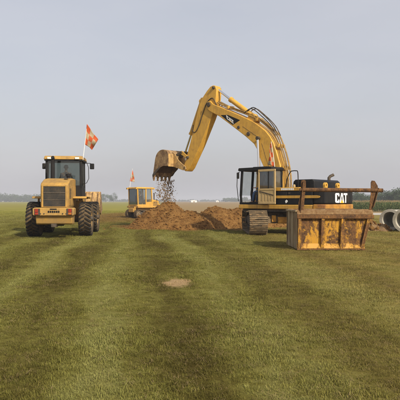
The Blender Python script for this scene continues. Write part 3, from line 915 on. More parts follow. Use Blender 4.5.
part('maker_lettering', mw, 'white', decal, smooth=0)
part('logo_triangle', my, 'letter_yellow', decal, smooth=0)
top = [(0.15, -0.52, 2.0), (0, -0.50, 2.7), (0, -0.36, 3.4), (0, -0.14, 4.05), (0, 0.16, 4.66), (0, 0.6, 5.08), (0, 1.15, 5.48), (0, 1.8, 5.78), (0, 2.5, 6.06), (0, 3.2, 6.34), (0, 3.75, 6.62)]
for x, off, rr_ in ((-0.20, 0.0, 0.028), (-0.12, 0.03, 0.028), (-0.03, 0.0, 0.03), (0.08, 0.03, 0.03), (0.18, 0.0, 0.028)):
    w = 0.02 * math.sin(x * 40)
    part('hydraulic_line', MB().pipe_run([(x, p[1] - off, p[2] + off + w) for p in top], rr_, 7), 'pipe_line', boom)
for x, lift in ((-0.24, 0.22), (-0.10, 0.30), (0.12, 0.26)):
    part('hose', MB().pipe_run([(x, 1.95, 5.86), (x, 1.5, 5.80 + lift), (x, 0.9, 5.38 + lift), (x, 0.35, 4.96 + lift * 0.6), (x, 0.05, 4.62)], 0.024, 7), 'hose', boom)
for yy_, zz_ in ((3.0, 6.2), (1.2, 5.42), (-0.06, 4.05), (-0.30, 3.0)):
    part('line_clamp', MB().box(-0.27, 0.27, yy_ - 0.05, yy_ + 0.05, zz_ - 0.02, zz_ + 0.14), 'boom_yellow', boom)
for s in (-1, 1):
    cylinder_pair(EX, (s * 0.44, 0.98, 1.45), (s * 0.44, 0.90, 2.90), (s * 0.44, 0.98, 4.52), 0.115, 0.062, 'boom_cylinder')
mb = MB(); mb.cyl((-0.52, 0.98, 4.52), (0.52, 0.98, 4.52), 0.055)
part('boom_cylinder_pin', mb, 'dark_steel', EX)
# stick cylinder on top of the boom
for s in (-1, 1):
    part('cylinder_bracket', MB().prism([(1.30, 5.30), (1.85, 5.56), (1.66, 5.78), (1.50, 5.80), (1.38, 5.66)], s * 0.17 - 0.03, s * 0.17 + 0.03), 'boom_yellow', boom, 0.01)
cylinder_pair(EX, (0, 1.56, 5.68), (0, 3.02, 6.70), (0, 3.96, 7.38), 0.125, 0.062, 'stick_cylinder')
# stick
STICK = [(4.02, 7.52), (3.86, 7.48), (3.78, 7.30), (3.80, 6.95), (3.86, 6.55), (4.00, 6.15), (4.16, 5.80), (4.93, 4.42), (5.66, 3.28), (5.84, 3.12), (6.02, 3.12), (6.14, 3.26), (6.10, 3.44), (5.98, 3.72), (5.62, 4.70), (5.30, 5.70), (4.98, 6.62), (4.80, 6.92), (4.45, 7.28), (4.20, 7.48)]
stick = part('stick', MB().prism(STICK, -0.21, 0.21), 'boom_yellow', EX, 0.025)
mb = MB()
for (y, z, r_) in ((4.23, 6.53, 0.10), (3.96, 7.38, 0.075), (6.00, 3.28, 0.085), (5.80, 3.86, 0.08)):
    pin(mb, -0.21, y, z, r_, 0.09); pin(mb, 0.30, y, z, r_, 0.09)
part('pin_boss', mb, 'dark_steel', stick)
mb = MB().box(-0.10, 0.10, 4.70, 4.98, 6.55, 7.0)
part('cylinder_foot', mb, 'boom_yellow', stick)
cylinder_pair(EX, (0, 4.98, 6.82), (0, 5.78, 5.10), (0, 6.22, 4.14), 0.115, 0.058, 'bucket_cylinder')
for x in (-0.225, 0.235):
    part('hose', MB().pipe_run([(x, 3.72, 6.35), (x, 4.02, 6.85), (x, 4.42, 6.66), (x, 4.72, 6.1), (x, 4.96, 5.55), (x, 5.22, 5.20), (x, 5.46, 5.26), (x * 0.6, 5.50, 5.60)], 0.024, 7), 'hose', stick)
for x in (-0.26, 0.26):
    part('link_arm', MB().prism([(5.74, 3.80), (5.84, 3.78), (6.30, 4.08), (6.28, 4.20), (6.16, 4.22), (5.76, 3.92)], x - 0.025, x + 0.025), 'boom_yellow', stick, 0.01)
    part('link_arm', MB().prism([(6.16, 4.06), (6.26, 4.04), (6.88, 3.90), (6.92, 4.00), (6.30, 4.24), (6.18, 4.20)], x * 0.8 - 0.03, x * 0.8 + 0.03), 'dark_steel', stick, 0.01)
mb = MB(); mb.cyl((-0.34, 6.22, 4.14), (0.34, 6.22, 4.14), 0.055)
part('link_pin', mb, 'dark_steel', stick)
# bucket: shell, side plates, ears and five teeth, mouth hanging down
SH = [(6.86, 3.42), (6.84, 3.80), (6.86, 4.10), (6.98, 4.27), (7.22, 4.34), (7.48, 4.31), (7.70, 4.17), (7.84, 3.94), (7.92, 3.60), (8.00, 3.20), (8.05, 2.92)]
def curve2d(p, k=4):
    out = []
    p = [Vector(q) for q in p]
    for i in range(len(p) - 1):
        a, b_, c, d = p[max(i - 1, 0)], p[i], p[i + 1], p[min(i + 2, len(p) - 1)]
        for j in range(k):
            t = j / k
            out.append(tuple(0.5 * ((2 * b_) + (c - a) * t + (2 * a - 5 * b_ + 4 * c - d) * t * t + (3 * b_ - a - 3 * c + d) * t ** 3)))
    return out + [tuple(p[-1])]
SH = curve2d(SH)
BW = 0.68
mb = MB()
inner = []
for i, (y, z) in enumerate(SH):
    a, c = SH[max(i - 1, 0)], SH[min(i + 1, len(SH) - 1)]
    t = Vector((c[0] - a[0], c[1] - a[1])).normalized()
    inner.append((y + t.y * 0.045, z - t.x * 0.045))
mb.prism(SH + inner[::-1], -BW, BW)
bucket = part('bucket', mb, 'bucket_steel', EX)
part('rear_wall', MB().prism([(6.83, 3.40), (6.815, 3.80), (6.835, 4.10), (6.86, 4.10), (6.84, 3.80), (6.855, 3.40)], -BW + 0.005, BW - 0.005), 'bucket_wall', bucket)
side = SH + [(7.90, 2.98), (7.74, 3.16), (7.48, 3.36), (7.20, 3.44), (6.98, 3.42)]
for s in (-1, 1):
    part('side_plate', MB().prism(side, s * BW - 0.02, s * BW + 0.02), 'bucket_steel', bucket, 0.008)
    part('side_cutter', MB().prism([(8.06, 2.90), (7.88, 2.95), (7.72, 3.13), (7.46, 3.33), (7.46, 3.42), (7.76, 3.24), (7.98, 3.10)], s * (BW + 0.03) - 0.015, s * (BW + 0.03) + 0.015), 'dark_steel', bucket)
part('cutting_edge', MB().beam((-BW - 0.03, 8.035, 2.95), (BW + 0.03, 8.035, 2.95), 0.06, 0.16), 'dark_steel', bucket, 0.01)
for k in range(5):
    x = -BW + 0.07 + k * (2 * BW - 0.14) / 4
    mb = MB().add([(x - 0.075, 7.98, 2.96), (x + 0.075, 7.98, 2.96), (x + 0.075, 8.12, 2.98), (x - 0.075, 8.12, 2.98), (x - 0.04, 8.045, 2.64), (x + 0.04, 8.045, 2.64), (x + 0.04, 8.085, 2.64), (x - 0.04, 8.085, 2.64)],
                  [(3, 2, 1, 0), (4, 5, 6, 7), (0, 1, 5, 4), (1, 2, 6, 5), (2, 3, 7, 6), (3, 0, 4, 7)])
    part('tooth', mb, 'bucket_steel', bucket, 0.008)
for x in (-0.27, 0.27):
    part('bucket_ear', MB().prism([(6.86, 3.40), (6.86, 4.18), (6.98, 4.25), (6.80, 4.16), (6.70, 4.06), (6.46, 3.74), (6.14, 3.50), (5.92, 3.38), (5.88, 3.24), (5.98, 3.16), (6.14, 3.18), (6.5, 3.30)], x - 0.03, x + 0.03), 'bucket_wall', bucket, 0.01)
# earth still packed in the bucket
mb = MB()
prof = [(6.93, 3.62), (7.1, 3.72), (7.4, 3.80), (7.7, 3.62), (7.85, 3.30), (7.93, 3.10), (7.98, 3.25), (7.86, 3.7), (7.62, 4.16), (7.25, 4.27), (6.96, 4.12)]
mb.prism(prof, -BW + 0.03, BW - 0.03)
part('load_of_soil', mb, 'soil_dark', bucket)
seated_person('person in blue work clothes sitting at the controls of the excavator', (3.8, 26.6, 0), R(48), 'blue_cloth', 'blue_cloth', 'tan_cloth')
P = bpy.data.objects['person']
P.location = Matrix.Translation((3.8, 26.6, 0)) @ Matrix.Rotation(R(48), 4, 'Z') @ Vector((-0.95, 0.22, 1.82))

# ------------------------------------------------------------------ signal flags
def cloth(corners, nx, ny, ripple, nrm, seed=0.0, thick=0.004):
    a, b_, c, d = [Vector(q) for q in corners]          # hoist top, fly top, fly bottom, hoist bottom
    me = bpy.data.meshes.new('flag_cloth')
    vs, fs, uvs = [], [], []
    for j in range(ny + 1):
        for i in range(nx + 1):
            u, v = i / nx, j / ny
            p = (a * (1 - u) + b_ * u) * (1 - v) + (d * (1 - u) + c * u) * v
            p = p + Vector(nrm) * ripple * (math.sin(u * 7 + v * 3 + seed) + 0.5 * math.sin(v * 8 + seed * 2 + u * 2)) * (0.15 + u)
            vs.append(p); uvs.append((u, v))
    fs = [(j * (nx + 1) + i, j * (nx + 1) + i + 1, (j + 1) * (nx + 1) + i + 1, (j + 1) * (nx + 1) + i) for j in range(ny) for i in range(nx)]
    me.from_pydata(vs, [], fs)
    ul = me.uv_layers.new(name='UVMap')
    for l in me.loops:
        ul.data[l.index].uv = uvs[l.vertex_index]
    me.polygons.foreach_set('use_smooth', [True] * len(me.polygons))
    return me

def flag(label, base, tip, corners, nrm, checks, ripple=0.05, group='signal flags on the machines', seed=0.0):
    t = thing('signal_flag', label, 'flag', base, 0, group)
    b0 = Vector(base)
    part('pole', MB().tube([(0, 0, -0.10), (Vector(tip) - b0) * 0.5 + Vector((0.01, 0, 0)), Vector(tip) - b0], [0.016, 0.013, 0.010], 8), 'white', t)
    me = cloth([Vector(c) - b0 for c in corners], 18, 18, ripple, nrm, seed)
    me.materials.append(flag_mat('checked_flag_cloth', *checks))
    o = link('flag_cloth', me, t)
    sd = o.modifiers.new('solid', 'SOLIDIFY'); sd.thickness = 0.004
    return t
def ex_world(x, y, z):
    v = Matrix.Translation((3.8, 26.6, 0)) @ Matrix.Rotation(R(48), 4, 'Z') @ Vector((x, y, z))
    return tuple(v)
def at(px, py, d):
    return ((px - 200) / 560 * d, d, 1.5 + (201 - py) / 560 * d)
d_ = 25.45
bp = ex_world(-0.95, -0.36, 3.05)
d_ = bp[1]
flag('limp orange and white flag hanging furled beside the excavator boom', bp, at(271.2, 141.5, d_), [at(271.0, 142.5, d_), at(269.5, 146, d_), at(268.6, 164.5, d_), at(274.6, 167, d_)], (0.25, -0.97, 0), (2, 5), 0.05, seed=0.6)

# ------------------------------------------------------------------ wheel loader
LD = thing('wheel_loader', 'yellow wheel loader seen from behind with big muddy tyres and glazed cab', 'wheel loader', (-5.97, 24.0, 0.0), R(5.5))

def tyre_mesh():
    R0, hw = 0.70, 0.255
    mb = MB().lathe([(0.34, -0.20), (0.36, -0.235), (0.50, -0.262), (0.62, -0.262), (R0 - 0.02, -0.235), (R0, -0.19), (R0 + 0.01, 0), (R0, 0.19), (R0 - 0.02, 0.235), (0.62, 0.262), (0.50, 0.262), (0.36, 0.235), (0.34, 0.20)], (0, 0, 0), 'x', 40)
    return mb.mesh('tyre', M['mud_rubber'])
def lug_mesh():
    mb = MB()
    n = 26
    R0 = 0.695
    for s in (-1, 1):
        for k in range(n):
            a0 = 2 * math.pi * (k + (0.5 if s > 0 else 0)) / n
            seg = []
            for (xx, da, wd) in ((0.01, 0.0, 0.038), (0.10, 0.06, 0.042), (0.20, 0.15, 0.052), (0.262, 0.19, 0.060)):
                for q in (-1, 1):
                    a = a0 + da + q * wd
                    for rr_ in (R0 - (0.03 if xx > 0.25 else 0.0), R0 + 0.045 - (0.035 if xx > 0.25 else 0)):
                        seg.append((s * xx, rr_ * math.cos(a), rr_ * math.sin(a)))
            fs = []
            for i in range(3):
                o = i * 4; p = o + 4
                fs += [(o + 1, p + 1, p + 3, o + 3), (o, o + 1, p + 1, p), (o + 2, p + 2, p + 3, o + 3)]
            fs += [(0, 2, 3, 1), (12, 13, 15, 14)]
            mb.add(seg, fs)
    return mb.mesh('tread_lugs', M['rubber'], 0)
def rim_mesh(s):
    mb = MB().lathe([(0.345, -0.20 * s), (0.345, 0.222 * s), (0.315, 0.226 * s), (0.29, 0.12 * s), (0.20, 0.10 * s), (0.17, 0.16 * s), (0.12, 0.18 * s), (0.001, 0.185 * s)], (0, 0, 0), 'x', 30)
    for k in range(10):
        a = 2 * math.pi * k / 10
        mb.lathe([(0.02, 0.10 * s), (0.02, 0.135 * s), (0.001, 0.137 * s)], (0, 0.245 * math.cos(a), 0.245 * math.sin(a)), 'x', 6)
    return mb.mesh('rim', M['loader_yellow'])
TY, LG, RM = tyre_mesh(), lug_mesh(), {1: rim_mesh(1), -1: rim_mesh(-1)}
AX = MB().lathe([(0.10, -0.30), (0.14, -0.1), (0.14, 0.1), (0.10, 0.30)], (0, 0, 0), 'x', 16, True).mesh('wheel_hub', M['dark_steel'])
for yy_, turn in ((0.0, 0), (3.02, R(-1.5))):
    for s in (-1, 1):
        w = link('wheel', AX, LD, (s * 1.075, yy_, 0.735), (random.uniform(0, 3), 0, turn))
        link('tyre', TY, w); link('rim', RM[s], w); link('tread_lugs', LG, w)
mb = MB().cyl((-0.95, 0, 0.735), (0.95, 0, 0.735), 0.14).lathe([(0.10, -0.3), (0.30, -0.12), (0.30, 0.12), (0.10, 0.3)], (0, 0, 0.735), 'x', 20, True)
part('rear_axle', mb, 'dark_steel', LD)
mb = MB().cyl((-0.95, 3.02, 0.735), (0.95, 3.02, 0.735), 0.14).lathe([(0.10, -0.3), (0.30, -0.12), (0.30, 0.12), (0.10, 0.3)], (0, 3.02, 0.735), 'x', 20, True)
part('front_axle', mb, 'dark_steel', LD)
mb = MB().box(-0.45, 0.45, -1.35, 1.45, 0.80, 1.22).box(-0.30, 0.30, 1.45, 1.75, 0.62, 1.1)
part('rear_frame', mb, 'loader_yellow', LD, 0.02)
mb = MB().box(-0.48, 0.48, 1.72, 3.55, 0.62, 1.30)
mb.prism([(1.85, 1.30), (3.45, 1.30), (3.30, 1.90), (2.75, 1.95), (2.2, 1.45)], -0.46, -0.34).prism([(1.85, 1.30), (3.45, 1.30), (3.30, 1.90), (2.75, 1.95), (2.2, 1.45)], 0.34, 0.46)
part('front_frame', mb, 'loader_yellow', LD, 0.02)
# hood with grille
HP = [(-1.62, 1.22), (-1.66, 1.40), (-1.66, 2.14), (-1.58, 2.23), (-0.95, 2.40), (-0.20, 2.46), (0.72, 2.46), (0.72, 1.22)]
hood = part('hood', MB().prism(HP, -0.545, 0.545), 'loader_yellow', LD, 0.05)
mb = MB()
mb.box(-0.50, -0.43, -1.70, -1.655, 1.25, 2.14).box(0.43, 0.50, -1.70, -1.655, 1.25, 2.14).box(-0.43, 0.43, -1.70, -1.655, 2.08, 2.14).box(-0.43, 0.43, -1.70, -1.655, 1.25, 1.28)
part('grille_frame', mb, 'loader_yellow', hood, 0.01)
gr = part('grille', MB().box(-0.43, 0.43, -1.664, -1.655, 1.28, 2.08), 'grille', hood)
for k in range(19):
    z = 1.30 + k * 0.0415
    part('grille_slat', MB().prism([(-1.668, z), (-1.698, z + 0.006), (-1.694, z + 0.018), (-1.668, z + 0.026)], -0.428, 0.428), 'grille', gr, smooth=0)
for z in (1.54, 1.82):
    part('grille_rail', MB().box(-0.43, 0.43, -1.706, -1.697, z, z + 0.022), 'dark_steel', gr)
for s in (-1, 1):
    for (y0, y1) in ((-1.5, -0.75), (-0.68, 0.0), (0.06, 0.66)):
        part('side_door', MB().box(s * 0.548 - 0.008, s * 0.548 + 0.008, y0, y1, 1.32, 2.12), 'loader_yellow', hood, 0.006)
    mb = MB()
    for k in range(7):
        mb.box(s * 0.562 - 0.006, s * 0.562 + 0.006, -1.42, -0.85, 1.62 + k * 0.06, 1.645 + k * 0.06)
    part('side_vent', mb, 'dark_steel', hood)
mb = MB().tube([(-0.34, 0.05, 2.42), (-0.34, 0.05, 3.05), (-0.34, 0.05, 3.22), (-0.33, 0.02, 3.32), (-0.33, -0.05, 3.37)], [0.085, 0.085, 0.075, 0.075, 0.075], 16)
part('exhaust', mb, 'black', hood)
mb = MB().lathe([(0.07, 0), (0.07, 0.12), (0.11, 0.13), (0.11, 0.22), (0.03, 0.25)], (0.30, 0.12, 2.44), 'z', 16, True)
part('air_cleaner', mb, 'black', hood)
mb = MB().lathe([(0.09, 0.0), (0.09, 0.012), (0.055, 0.012), (0.055, 0.03)], (0.36, -0.98, 2.405), 'z', 14, True)
part('filler_cap', mb, 'dark_steel', hood)
# counterweight bumper with lamps
mb = MB().prism([(-0.80, 1.20), (-0.80, 0.95), (-0.74, 0.92), (0.74, 0.92), (0.80, 0.95), (0.80, 1.20), (0.74, 1.235), (-0.74, 1.235)], -1.92, -1.30, 'y')
bump_o = part('rear_bumper', mb, 'loader_yellow', LD, 0.02)
part('ballast_block', MB().prism([(-1.80, 0.915), (-1.70, 0.60), (-1.60, 0.56), (-1.0, 0.56), (-1.0, 0.915)], -0.71, 0.71), 'loader_yellow', bump_o, 0.03)
for s in (-1, 1):
    h_ = part('lamp_housing', MB().box(s * 0.62 - 0.11, s * 0.62 + 0.11, -1.945, -1.918, 0.945, 1.20), 'dark_steel', bump_o, 0.008)
    part('tail_light', MB().box(s * 0.645 - 0.065, s * 0.645 + 0.065, -1.962, -1.944, 1.06, 1.19), 'red_lens', h_, 0.006)
    part('turn_light', MB().box(s * 0.645 - 0.065, s * 0.645 + 0.065, -1.962, -1.944, 0.96, 1.045), 'orange_lens' if s > 0 else 'red_lens', h_, 0.006)
mb = MB()
xx = -0.215
for k, w_ in enumerate((0.06, 0.05, 0.07, 0.05, 0.06, 0.05)):
    mb.box(xx, xx + w_, -1.928, -1.919, 1.035, 1.115)
    if k % 2:
        mb.box(xx - 0.012, xx + w_ + 0.008, -1.928, -1.919, 1.06, 1.08)
    xx += w_ + 0.022
part('name_lettering', mb, 'black', bump_o, smooth=0)
part('hitch_slot', MB().box(-0.13, 0.13, -1.93, -1.918, 1.155, 1.20), 'black', bump_o)
for x in (-0.50, -0.36, 0.36, 0.50):
    part('bolt', MB().lathe([(0.028, 0), (0.028, -0.02), (0.001, -0.022)], (x, -1.92, 1.0), 'y', 6), 'dark_steel', bump_o)
part('drawbar', MB().box(-0.10, 0.10, -1.86, -1.4, 0.46, 0.60), 'dark_steel', LD, 0.01)
for s in (-1, 1):
    mb = MB().prism([(-0.40, 1.615), (-0.30, 1.70), (1.35, 1.70), (1.35, 1.655), (-0.28, 1.655), (-0.37, 1.60)], s * 0.56 if s > 0 else -1.13, 1.13 if s > 0 else -0.56)
    part('fender', mb, 'loader_yellow', LD, 0.012)
    mb = MB()
    for z in (0.55, 0.85, 1.15, 1.42):
        mb.box(s * 0.95 - 0.20, s * 0.95 + 0.20, 1.12, 1.42, z, z + 0.035)
    mb.box(s * 0.95 - 0.22, s * 0.95 - 0.19, 1.1, 1.44, 0.53, 1.66).box(s * 0.95 + 0.19, s * 0.95 + 0.22, 1.1, 1.44, 0.53, 1.66)
    part('ladder', mb, 'loader_yellow', LD)
    part('side_tank', MB().box(s * 0.62 - 0.16, s * 0.62 + 0.16, 0.80, 1.60, 0.70, 1.50), 'loader_yellow', LD, 0.04)
part('platform', MB().box(-1.10, 1.10, 0.74, 2.30, 1.60, 1.652), 'loader_yellow', LD, 0.01)
# cab
cy0, cy1, cxw = 0.86, 2.28, 0.80
part('cab_base', MB().prism([(cy0, 1.66), (cy1, 1.66), (cy1 + 0.02, 2.10), (cy0, 2.20)], -cxw, cxw), 'black', LD, 0.02)
roof = part('cab_roof', MB().frustum((-0.86, 0.86, cy0 - 0.10, cy1 + 0.14, 3.34), (-0.82, 0.82, cy0 - 0.05, cy1 + 0.08, 3.50)), 'loader_yellow', LD, 0.03)
part('roof_lining', MB().box(-0.83, 0.83, cy0 - 0.06, cy1 + 0.10, 3.285, 3.335), 'black', roof)
for x in (-0.60, 0.60):
    part('work_lamp', MB().box(x - 0.09, x + 0.09, cy0 - 0.16, cy0 - 0.09, 3.35, 3.44), 'lamp', roof, 0.01)
for x in (-1, 1):
    for y in (cy0 + 0.05, cy1 - 0.05):
        part('cab_post', MB().beam((x * (cxw - 0.05), y, 2.06), (x * (cxw - 0.06), y, 3.30), 0.10, 0.10), 'black', LD, 0.01)
    part('door_post', MB().beam((x * (cxw - 0.03), cy0 + 0.62, 2.06), (x * (cxw - 0.05), cy0 + 0.62, 3.30), 0.05, 0.06), 'black', LD)
    part('side_window', MB().box(x * (cxw - 0.04) - 0.003, x * (cxw - 0.04) + 0.003, cy0 + 0.10, cy1 - 0.10, 2.08, 3.28), 'glass', LD)
part('rear_window', MB().box(-cxw + 0.10, cxw - 0.10, cy0 + 0.03, cy0 + 0.036, 2.20, 3.28), 'glass_loader', LD)
part('windscreen', MB().box(-cxw + 0.10, cxw - 0.10, cy1 - 0.05, cy1 - 0.044, 2.08, 3.28), 'glass_loader', LD)
part('rear_window_bar', MB().box(-0.46, -0.40, cy0 + 0.0, cy0 + 0.06, 2.20, 3.28), 'black', LD)
mb = MB().box(-0.25, 0.25, cy0 + 0.20, cy0 + 0.68, 2.08, 2.25).box(-0.23, 0.23, cy0 + 0.12, cy0 + 0.24, 2.14, 2.56)
part('seat', mb, 'seat', LD, 0.04)
part('seat_band', MB().box(-0.21, 0.21, cy0 + 0.105, cy0 + 0.119, 2.44, 2.52), 'door_tan', LD)
mb = MB()
c = Vector((0, cy1 - 0.42, 2.55))
mb.tube([c + Vector((0.20 * math.cos(t), 0.08 * math.sin(t), 0.18 * math.sin(t))) for t in [2 * math.pi * k / 20 for k in range(21)]], 0.018, 6, False)
mb.tube([(0, cy1 - 0.16, 2.05), c], 0.03, 8)
part('steering_wheel', mb, 'seat', LD)
part('dashboard', MB().box(-0.30, 0.30, cy1 - 0.24, cy1 - 0.09, 2.06, 2.42), 'seat', LD, 0.03)
for s in (-1, 1):
    mb = MB().tube([(s * 0.80, cy1 - 0.05, 3.27), (s * 1.0, cy1 + 0.10, 3.28), (s * 1.10, cy1 + 0.10, 3.24)], 0.016, 6)
    arm_ = part('mirror_arm', mb, 'black', LD)
    part('mirror', MB().box(s * 1.10 - 0.10, s * 1.10 + 0.10, cy1 + 0.06, cy1 + 0.14, 3.00, 3.27), 'black', arm_, 0.03)
mb = MB().tube([(0.84, cy0 + 0.0, 3.30), (1.0, cy0 - 0.02, 3.24), (1.09, cy0 - 0.02, 3.0), (1.10, cy0, 2.5), (1.0, cy0 + 0.02, 2.30), (0.80, cy0 + 0.04, 2.25)], 0.014, 6)
part('grab_rail', mb, 'black', LD)
# lift arms and bucket
for s in (-1, 1):
    part('lift_arm', MB().prism([(2.55, 1.75), (2.85, 1.95), (3.6, 1.62), (4.30, 1.02), (4.55, 0.78), (4.50, 0.62), (4.25, 0.72), (3.45, 1.30), (2.70, 1.58)], s * 0.58 - 0.05, s * 0.58 + 0.05), 'loader_yellow', LD, 0.015)
    cylinder_pair(LD, (s * 0.50, 2.2, 0.98), (s * 0.50, 3.0, 1.18), (s * 0.50, 3.55, 1.32), 0.085, 0.045, 'lift_cylinder')
part('tilt_lever', MB().prism([(3.30, 1.90), (3.48, 1.98), (3.75, 1.60), (4.2, 1.35), (4.15, 1.22), (3.6, 1.35)], -0.08, 0.08), 'loader_yellow', LD, 0.015)
part('arm_crosstube', MB().cyl((-0.62, 3.55, 1.45), (0.62, 3.55, 1.45), 0.11), 'loader_yellow', LD)
LB = [(4.75, 1.98), (4.62, 1.88), (4.50, 1.62), (4.46, 1.34), (4.52, 1.08), (4.70, 0.88), (4.96, 0.80), (5.80, 1.02)]
inner = []
for i, (y, z) in enumerate(LB):
    a, c = LB[max(i - 1, 0)], LB[min(i + 1, len(LB) - 1)]
    t = Vector((c[0] - a[0], c[1] - a[1])).normalized()
    inner.append((y - t.y * 0.04, z + t.x * 0.04))
lb = part('loader_bucket', MB().prism(LB + inner[::-1], -1.30, 1.30), 'bucket_wall', LD)
for s in (-1, 1):
    part('side_plate', MB().prism(LB + [(5.75, 1.12), (5.2, 1.75), (4.95, 1.95)], s * 1.30 - 0.02, s * 1.30 + 0.02), 'bucket_steel', lb, 0.008)
    part('bucket_ear', MB().prism([(4.50, 0.62), (4.62, 0.60), (4.56, 1.45), (4.40, 1.30), (4.35, 0.9)], s * 0.58 - 0.10, s * 0.58 - 0.06), 'loader_yellow', lb)
for x in (-1.1, -0.6, 0, 0.6, 0.92, 1.2):
    part('back_rib', MB().prism([(4.74, 1.96), (4.62, 1.88), (4.50, 1.62), (4.46, 1.34), (4.51, 1.10), (4.43, 1.10), (4.38, 1.34), (4.42, 1.64), (4.57, 1.93)], x - 0.02, x + 0.02), 'bucket_steel', lb)
part('heaped_soil', MB().prism([(4.60, 1.20), (4.76, 0.98), (5.0, 0.88), (5.65, 1.06), (5.2, 1.45), (4.85, 1.66), (4.62, 1.60)], -1.27, 1.27), 'soil', lb)
lw = Matrix.Translation((-5.97, 24.0, 0)) @ Matrix.Rotation(R(5.5), 4, 'Z')
p2 = seated_person('person in dark clothes and cap seen through the rear window of the wheel loader cab', (0, 0, 0), R(5.5), 'dark_cloth', 'dark_cloth', 'blue_cloth', 0.02, 0.40)
p2.location = lw @ Vector((0.04, cy0 + 0.42, 2.235))
fb = lw @ Vector((0.84, cy0 + 0.0, 3.42))
d_ = fb.y
flag('orange and cream checked flag flying from a pole on the wheel loader cab', tuple(fb), at(87.1, 124, d_), [at(86.9, 124, d_), at(98.2, 139.6, d_), at(92.3, 149.5, d_), at(84.6, 144, d_)], (0.3, -0.95, 0.1), (3, 3), 0.085, seed=1.2)

# ------------------------------------------------------------------ bulldozer
BZ = (-5.15, 50.2, 0.0)
DZ = thing('bulldozer', 'small yellow crawler bulldozer with enclosed cab behind the dirt heap', 'bulldozer', BZ, R(-52))
for s in (-1, 1):
    crawler_track(DZ, s * 0.75, 0.88, 0.33, 0.375, 0.45, 30, s)
mb = MB().box(-0.52, 0.52, -1.15, 1.55, 0.50, 1.02)
part('main_frame', mb, 'yellow', DZ, 0.02)
part('fender', MB().box(-0.95, -0.52, -1.05, 0.85, 0.90, 1.06), 'yellow', DZ, 0.02)
part('fender', MB().box(0.52, 0.95, -1.05, 0.85, 0.90, 1.06), 'yellow', DZ, 0.02)
hd = part('hood', MB().prism([(0.45, 1.02), (0.45, 1.62), (0.60, 1.66), (1.38, 1.54), (1.45, 1.48), (1.45, 0.72), (1.2, 0.72), (0.6, 0.9)], -0.46, 0.46), 'yellow', DZ, 0.03)
part('grille', MB().box(-0.40, 0.40, 1.452, 1.47, 0.80, 1.46), 'grille', hd)
for s in (-1, 1):
    mb = MB()
    for k in range(6):
        mb.box(s * 0.465 - 0.006, s * 0.465 + 0.006, 0.75, 1.28, 1.05 + k * 0.07, 1.08 + k * 0.07)
    part('side_vent', mb, 'dark_steel', hd)
part('exhaust', MB().tube([(0.2, 1.1, 1.60), (0.2, 1.1, 2.15), (0.2, 1.06, 2.22)], 0.05, 12), 'dark_steel', hd)
part('cab_base', MB().prism([(-1.02, 1.06), (0.62, 1.06), (0.62, 1.42), (-0.08, 1.42), (-0.12, 1.20), (-0.98, 1.20)], -0.78, -0.70), 'yellow', DZ, 0.01)
part('cab_base', MB().prism([(-1.02, 1.06), (0.62, 1.06), (0.62, 1.42), (-0.08, 1.42), (-0.12, 1.20), (-0.98, 1.20)], 0.70, 0.78), 'yellow', DZ, 0.01)
part('rear_wall', MB().box(-0.70, 0.70, -1.02, -0.95, 1.06, 1.18), 'yellow', DZ, 0.01)
part('fuel_tank', MB().box(-0.42, 0.42, -1.22, -1.03, 0.50, 0.86), 'yellow', DZ, 0.05)
rf = part('cab_roof', MB().frustum((-0.84, 0.84, -1.10, 0.66, 2.58), (-0.80, 0.80, -1.04, 0.60, 2.72)), 'yellow', DZ, 0.03)
for x, y in ((-0.74, -1.14), (0.74, -1.14), (-0.72, 0.70), (0.72, 0.70)):
    part('work_lamp', MB().box(x - 0.09, x + 0.09, y - 0.06, y + 0.06, 2.54, 2.68), 'yellow', rf, 0.01)
for x in (-1, 1):
    for (ya, yb, m_) in ((-0.93, -0.98, 'yellow'), (-0.12, -0.12, 'yellow'), (0.54, 0.46, 'yellow')):
        part('cab_post', MB().beam((x * 0.74, ya, 1.15 if ya != 0.54 else 1.25), (x * 0.73, yb, 2.60), 0.09, 0.10), m_, DZ, 0.008)
    part('side_window', MB().box(x * 0.735 - 0.003, x * 0.735 + 0.003, -0.06, 0.22, 1.42, 2.58), 'glass_dark' if x < 0 else 'glass', DZ)
    part('side_window', MB().box(x * 0.735 - 0.003, x * 0.735 + 0.003, 0.225, 0.48, 1.42, 2.58), 'glass_dark' if x < 0 else 'glass', DZ)
    part('door_glass', MB().box(x * 0.735 - 0.003, x * 0.735 + 0.003, -0.88, -0.17, 1.20, 2.58), 'glass', DZ)
part('rear_window', MB().box(-0.68, 0.68, -0.975, -0.968, 1.18, 2.58), 'glass_dark', DZ)
part('windscreen', MB().prism([(0.55, 1.62), (0.556, 1.62), (0.476, 2.58), (0.47, 2.58)], -0.68, 0.68), 'glass', DZ)
part('floor', MB().box(-0.70, 0.70, -0.95, 0.6, 1.02, 1.10), 'black', DZ)
part('seat', MB().box(-0.24, 0.24, -0.55, -0.08, 1.30, 1.48).box(-0.22, 0.22, -0.66, -0.52, 1.42, 2.0).box(-0.15, 0.15, -0.5, -0.15, 1.1, 1.3), 'seat', DZ, 0.03)
for s in (-1, 1):
    part('push_arm', MB().beam((s * 1.08, -0.1, 0.42), (s * 1.08, 2.25, 0.40), 0.10, 0.16), 'yellow', DZ, 0.01)
    part('arm_mount', MB().cyl((s * 0.95, -0.05, 0.42), (s * 1.12, -0.05, 0.42), 0.07), 'dark_steel', DZ)
    cylinder_pair(DZ, (s * 0.40, 1.40, 1.25), (s * 0.40, 1.85, 0.98), (s * 0.40, 2.22, 0.78), 0.06, 0.03, 'blade_cylinder')
mb = MB().prism([(2.42, 0.02), (2.30, 0.25), (2.27, 0.55), (2.34, 0.85), (2.46, 1.0), (2.40, 1.02), (2.25, 0.86), (2.18, 0.55), (2.22, 0.22), (2.34, 0.0)], -1.30, 1.30)
bl = part('blade', mb, 'rusty_yellow', DZ)
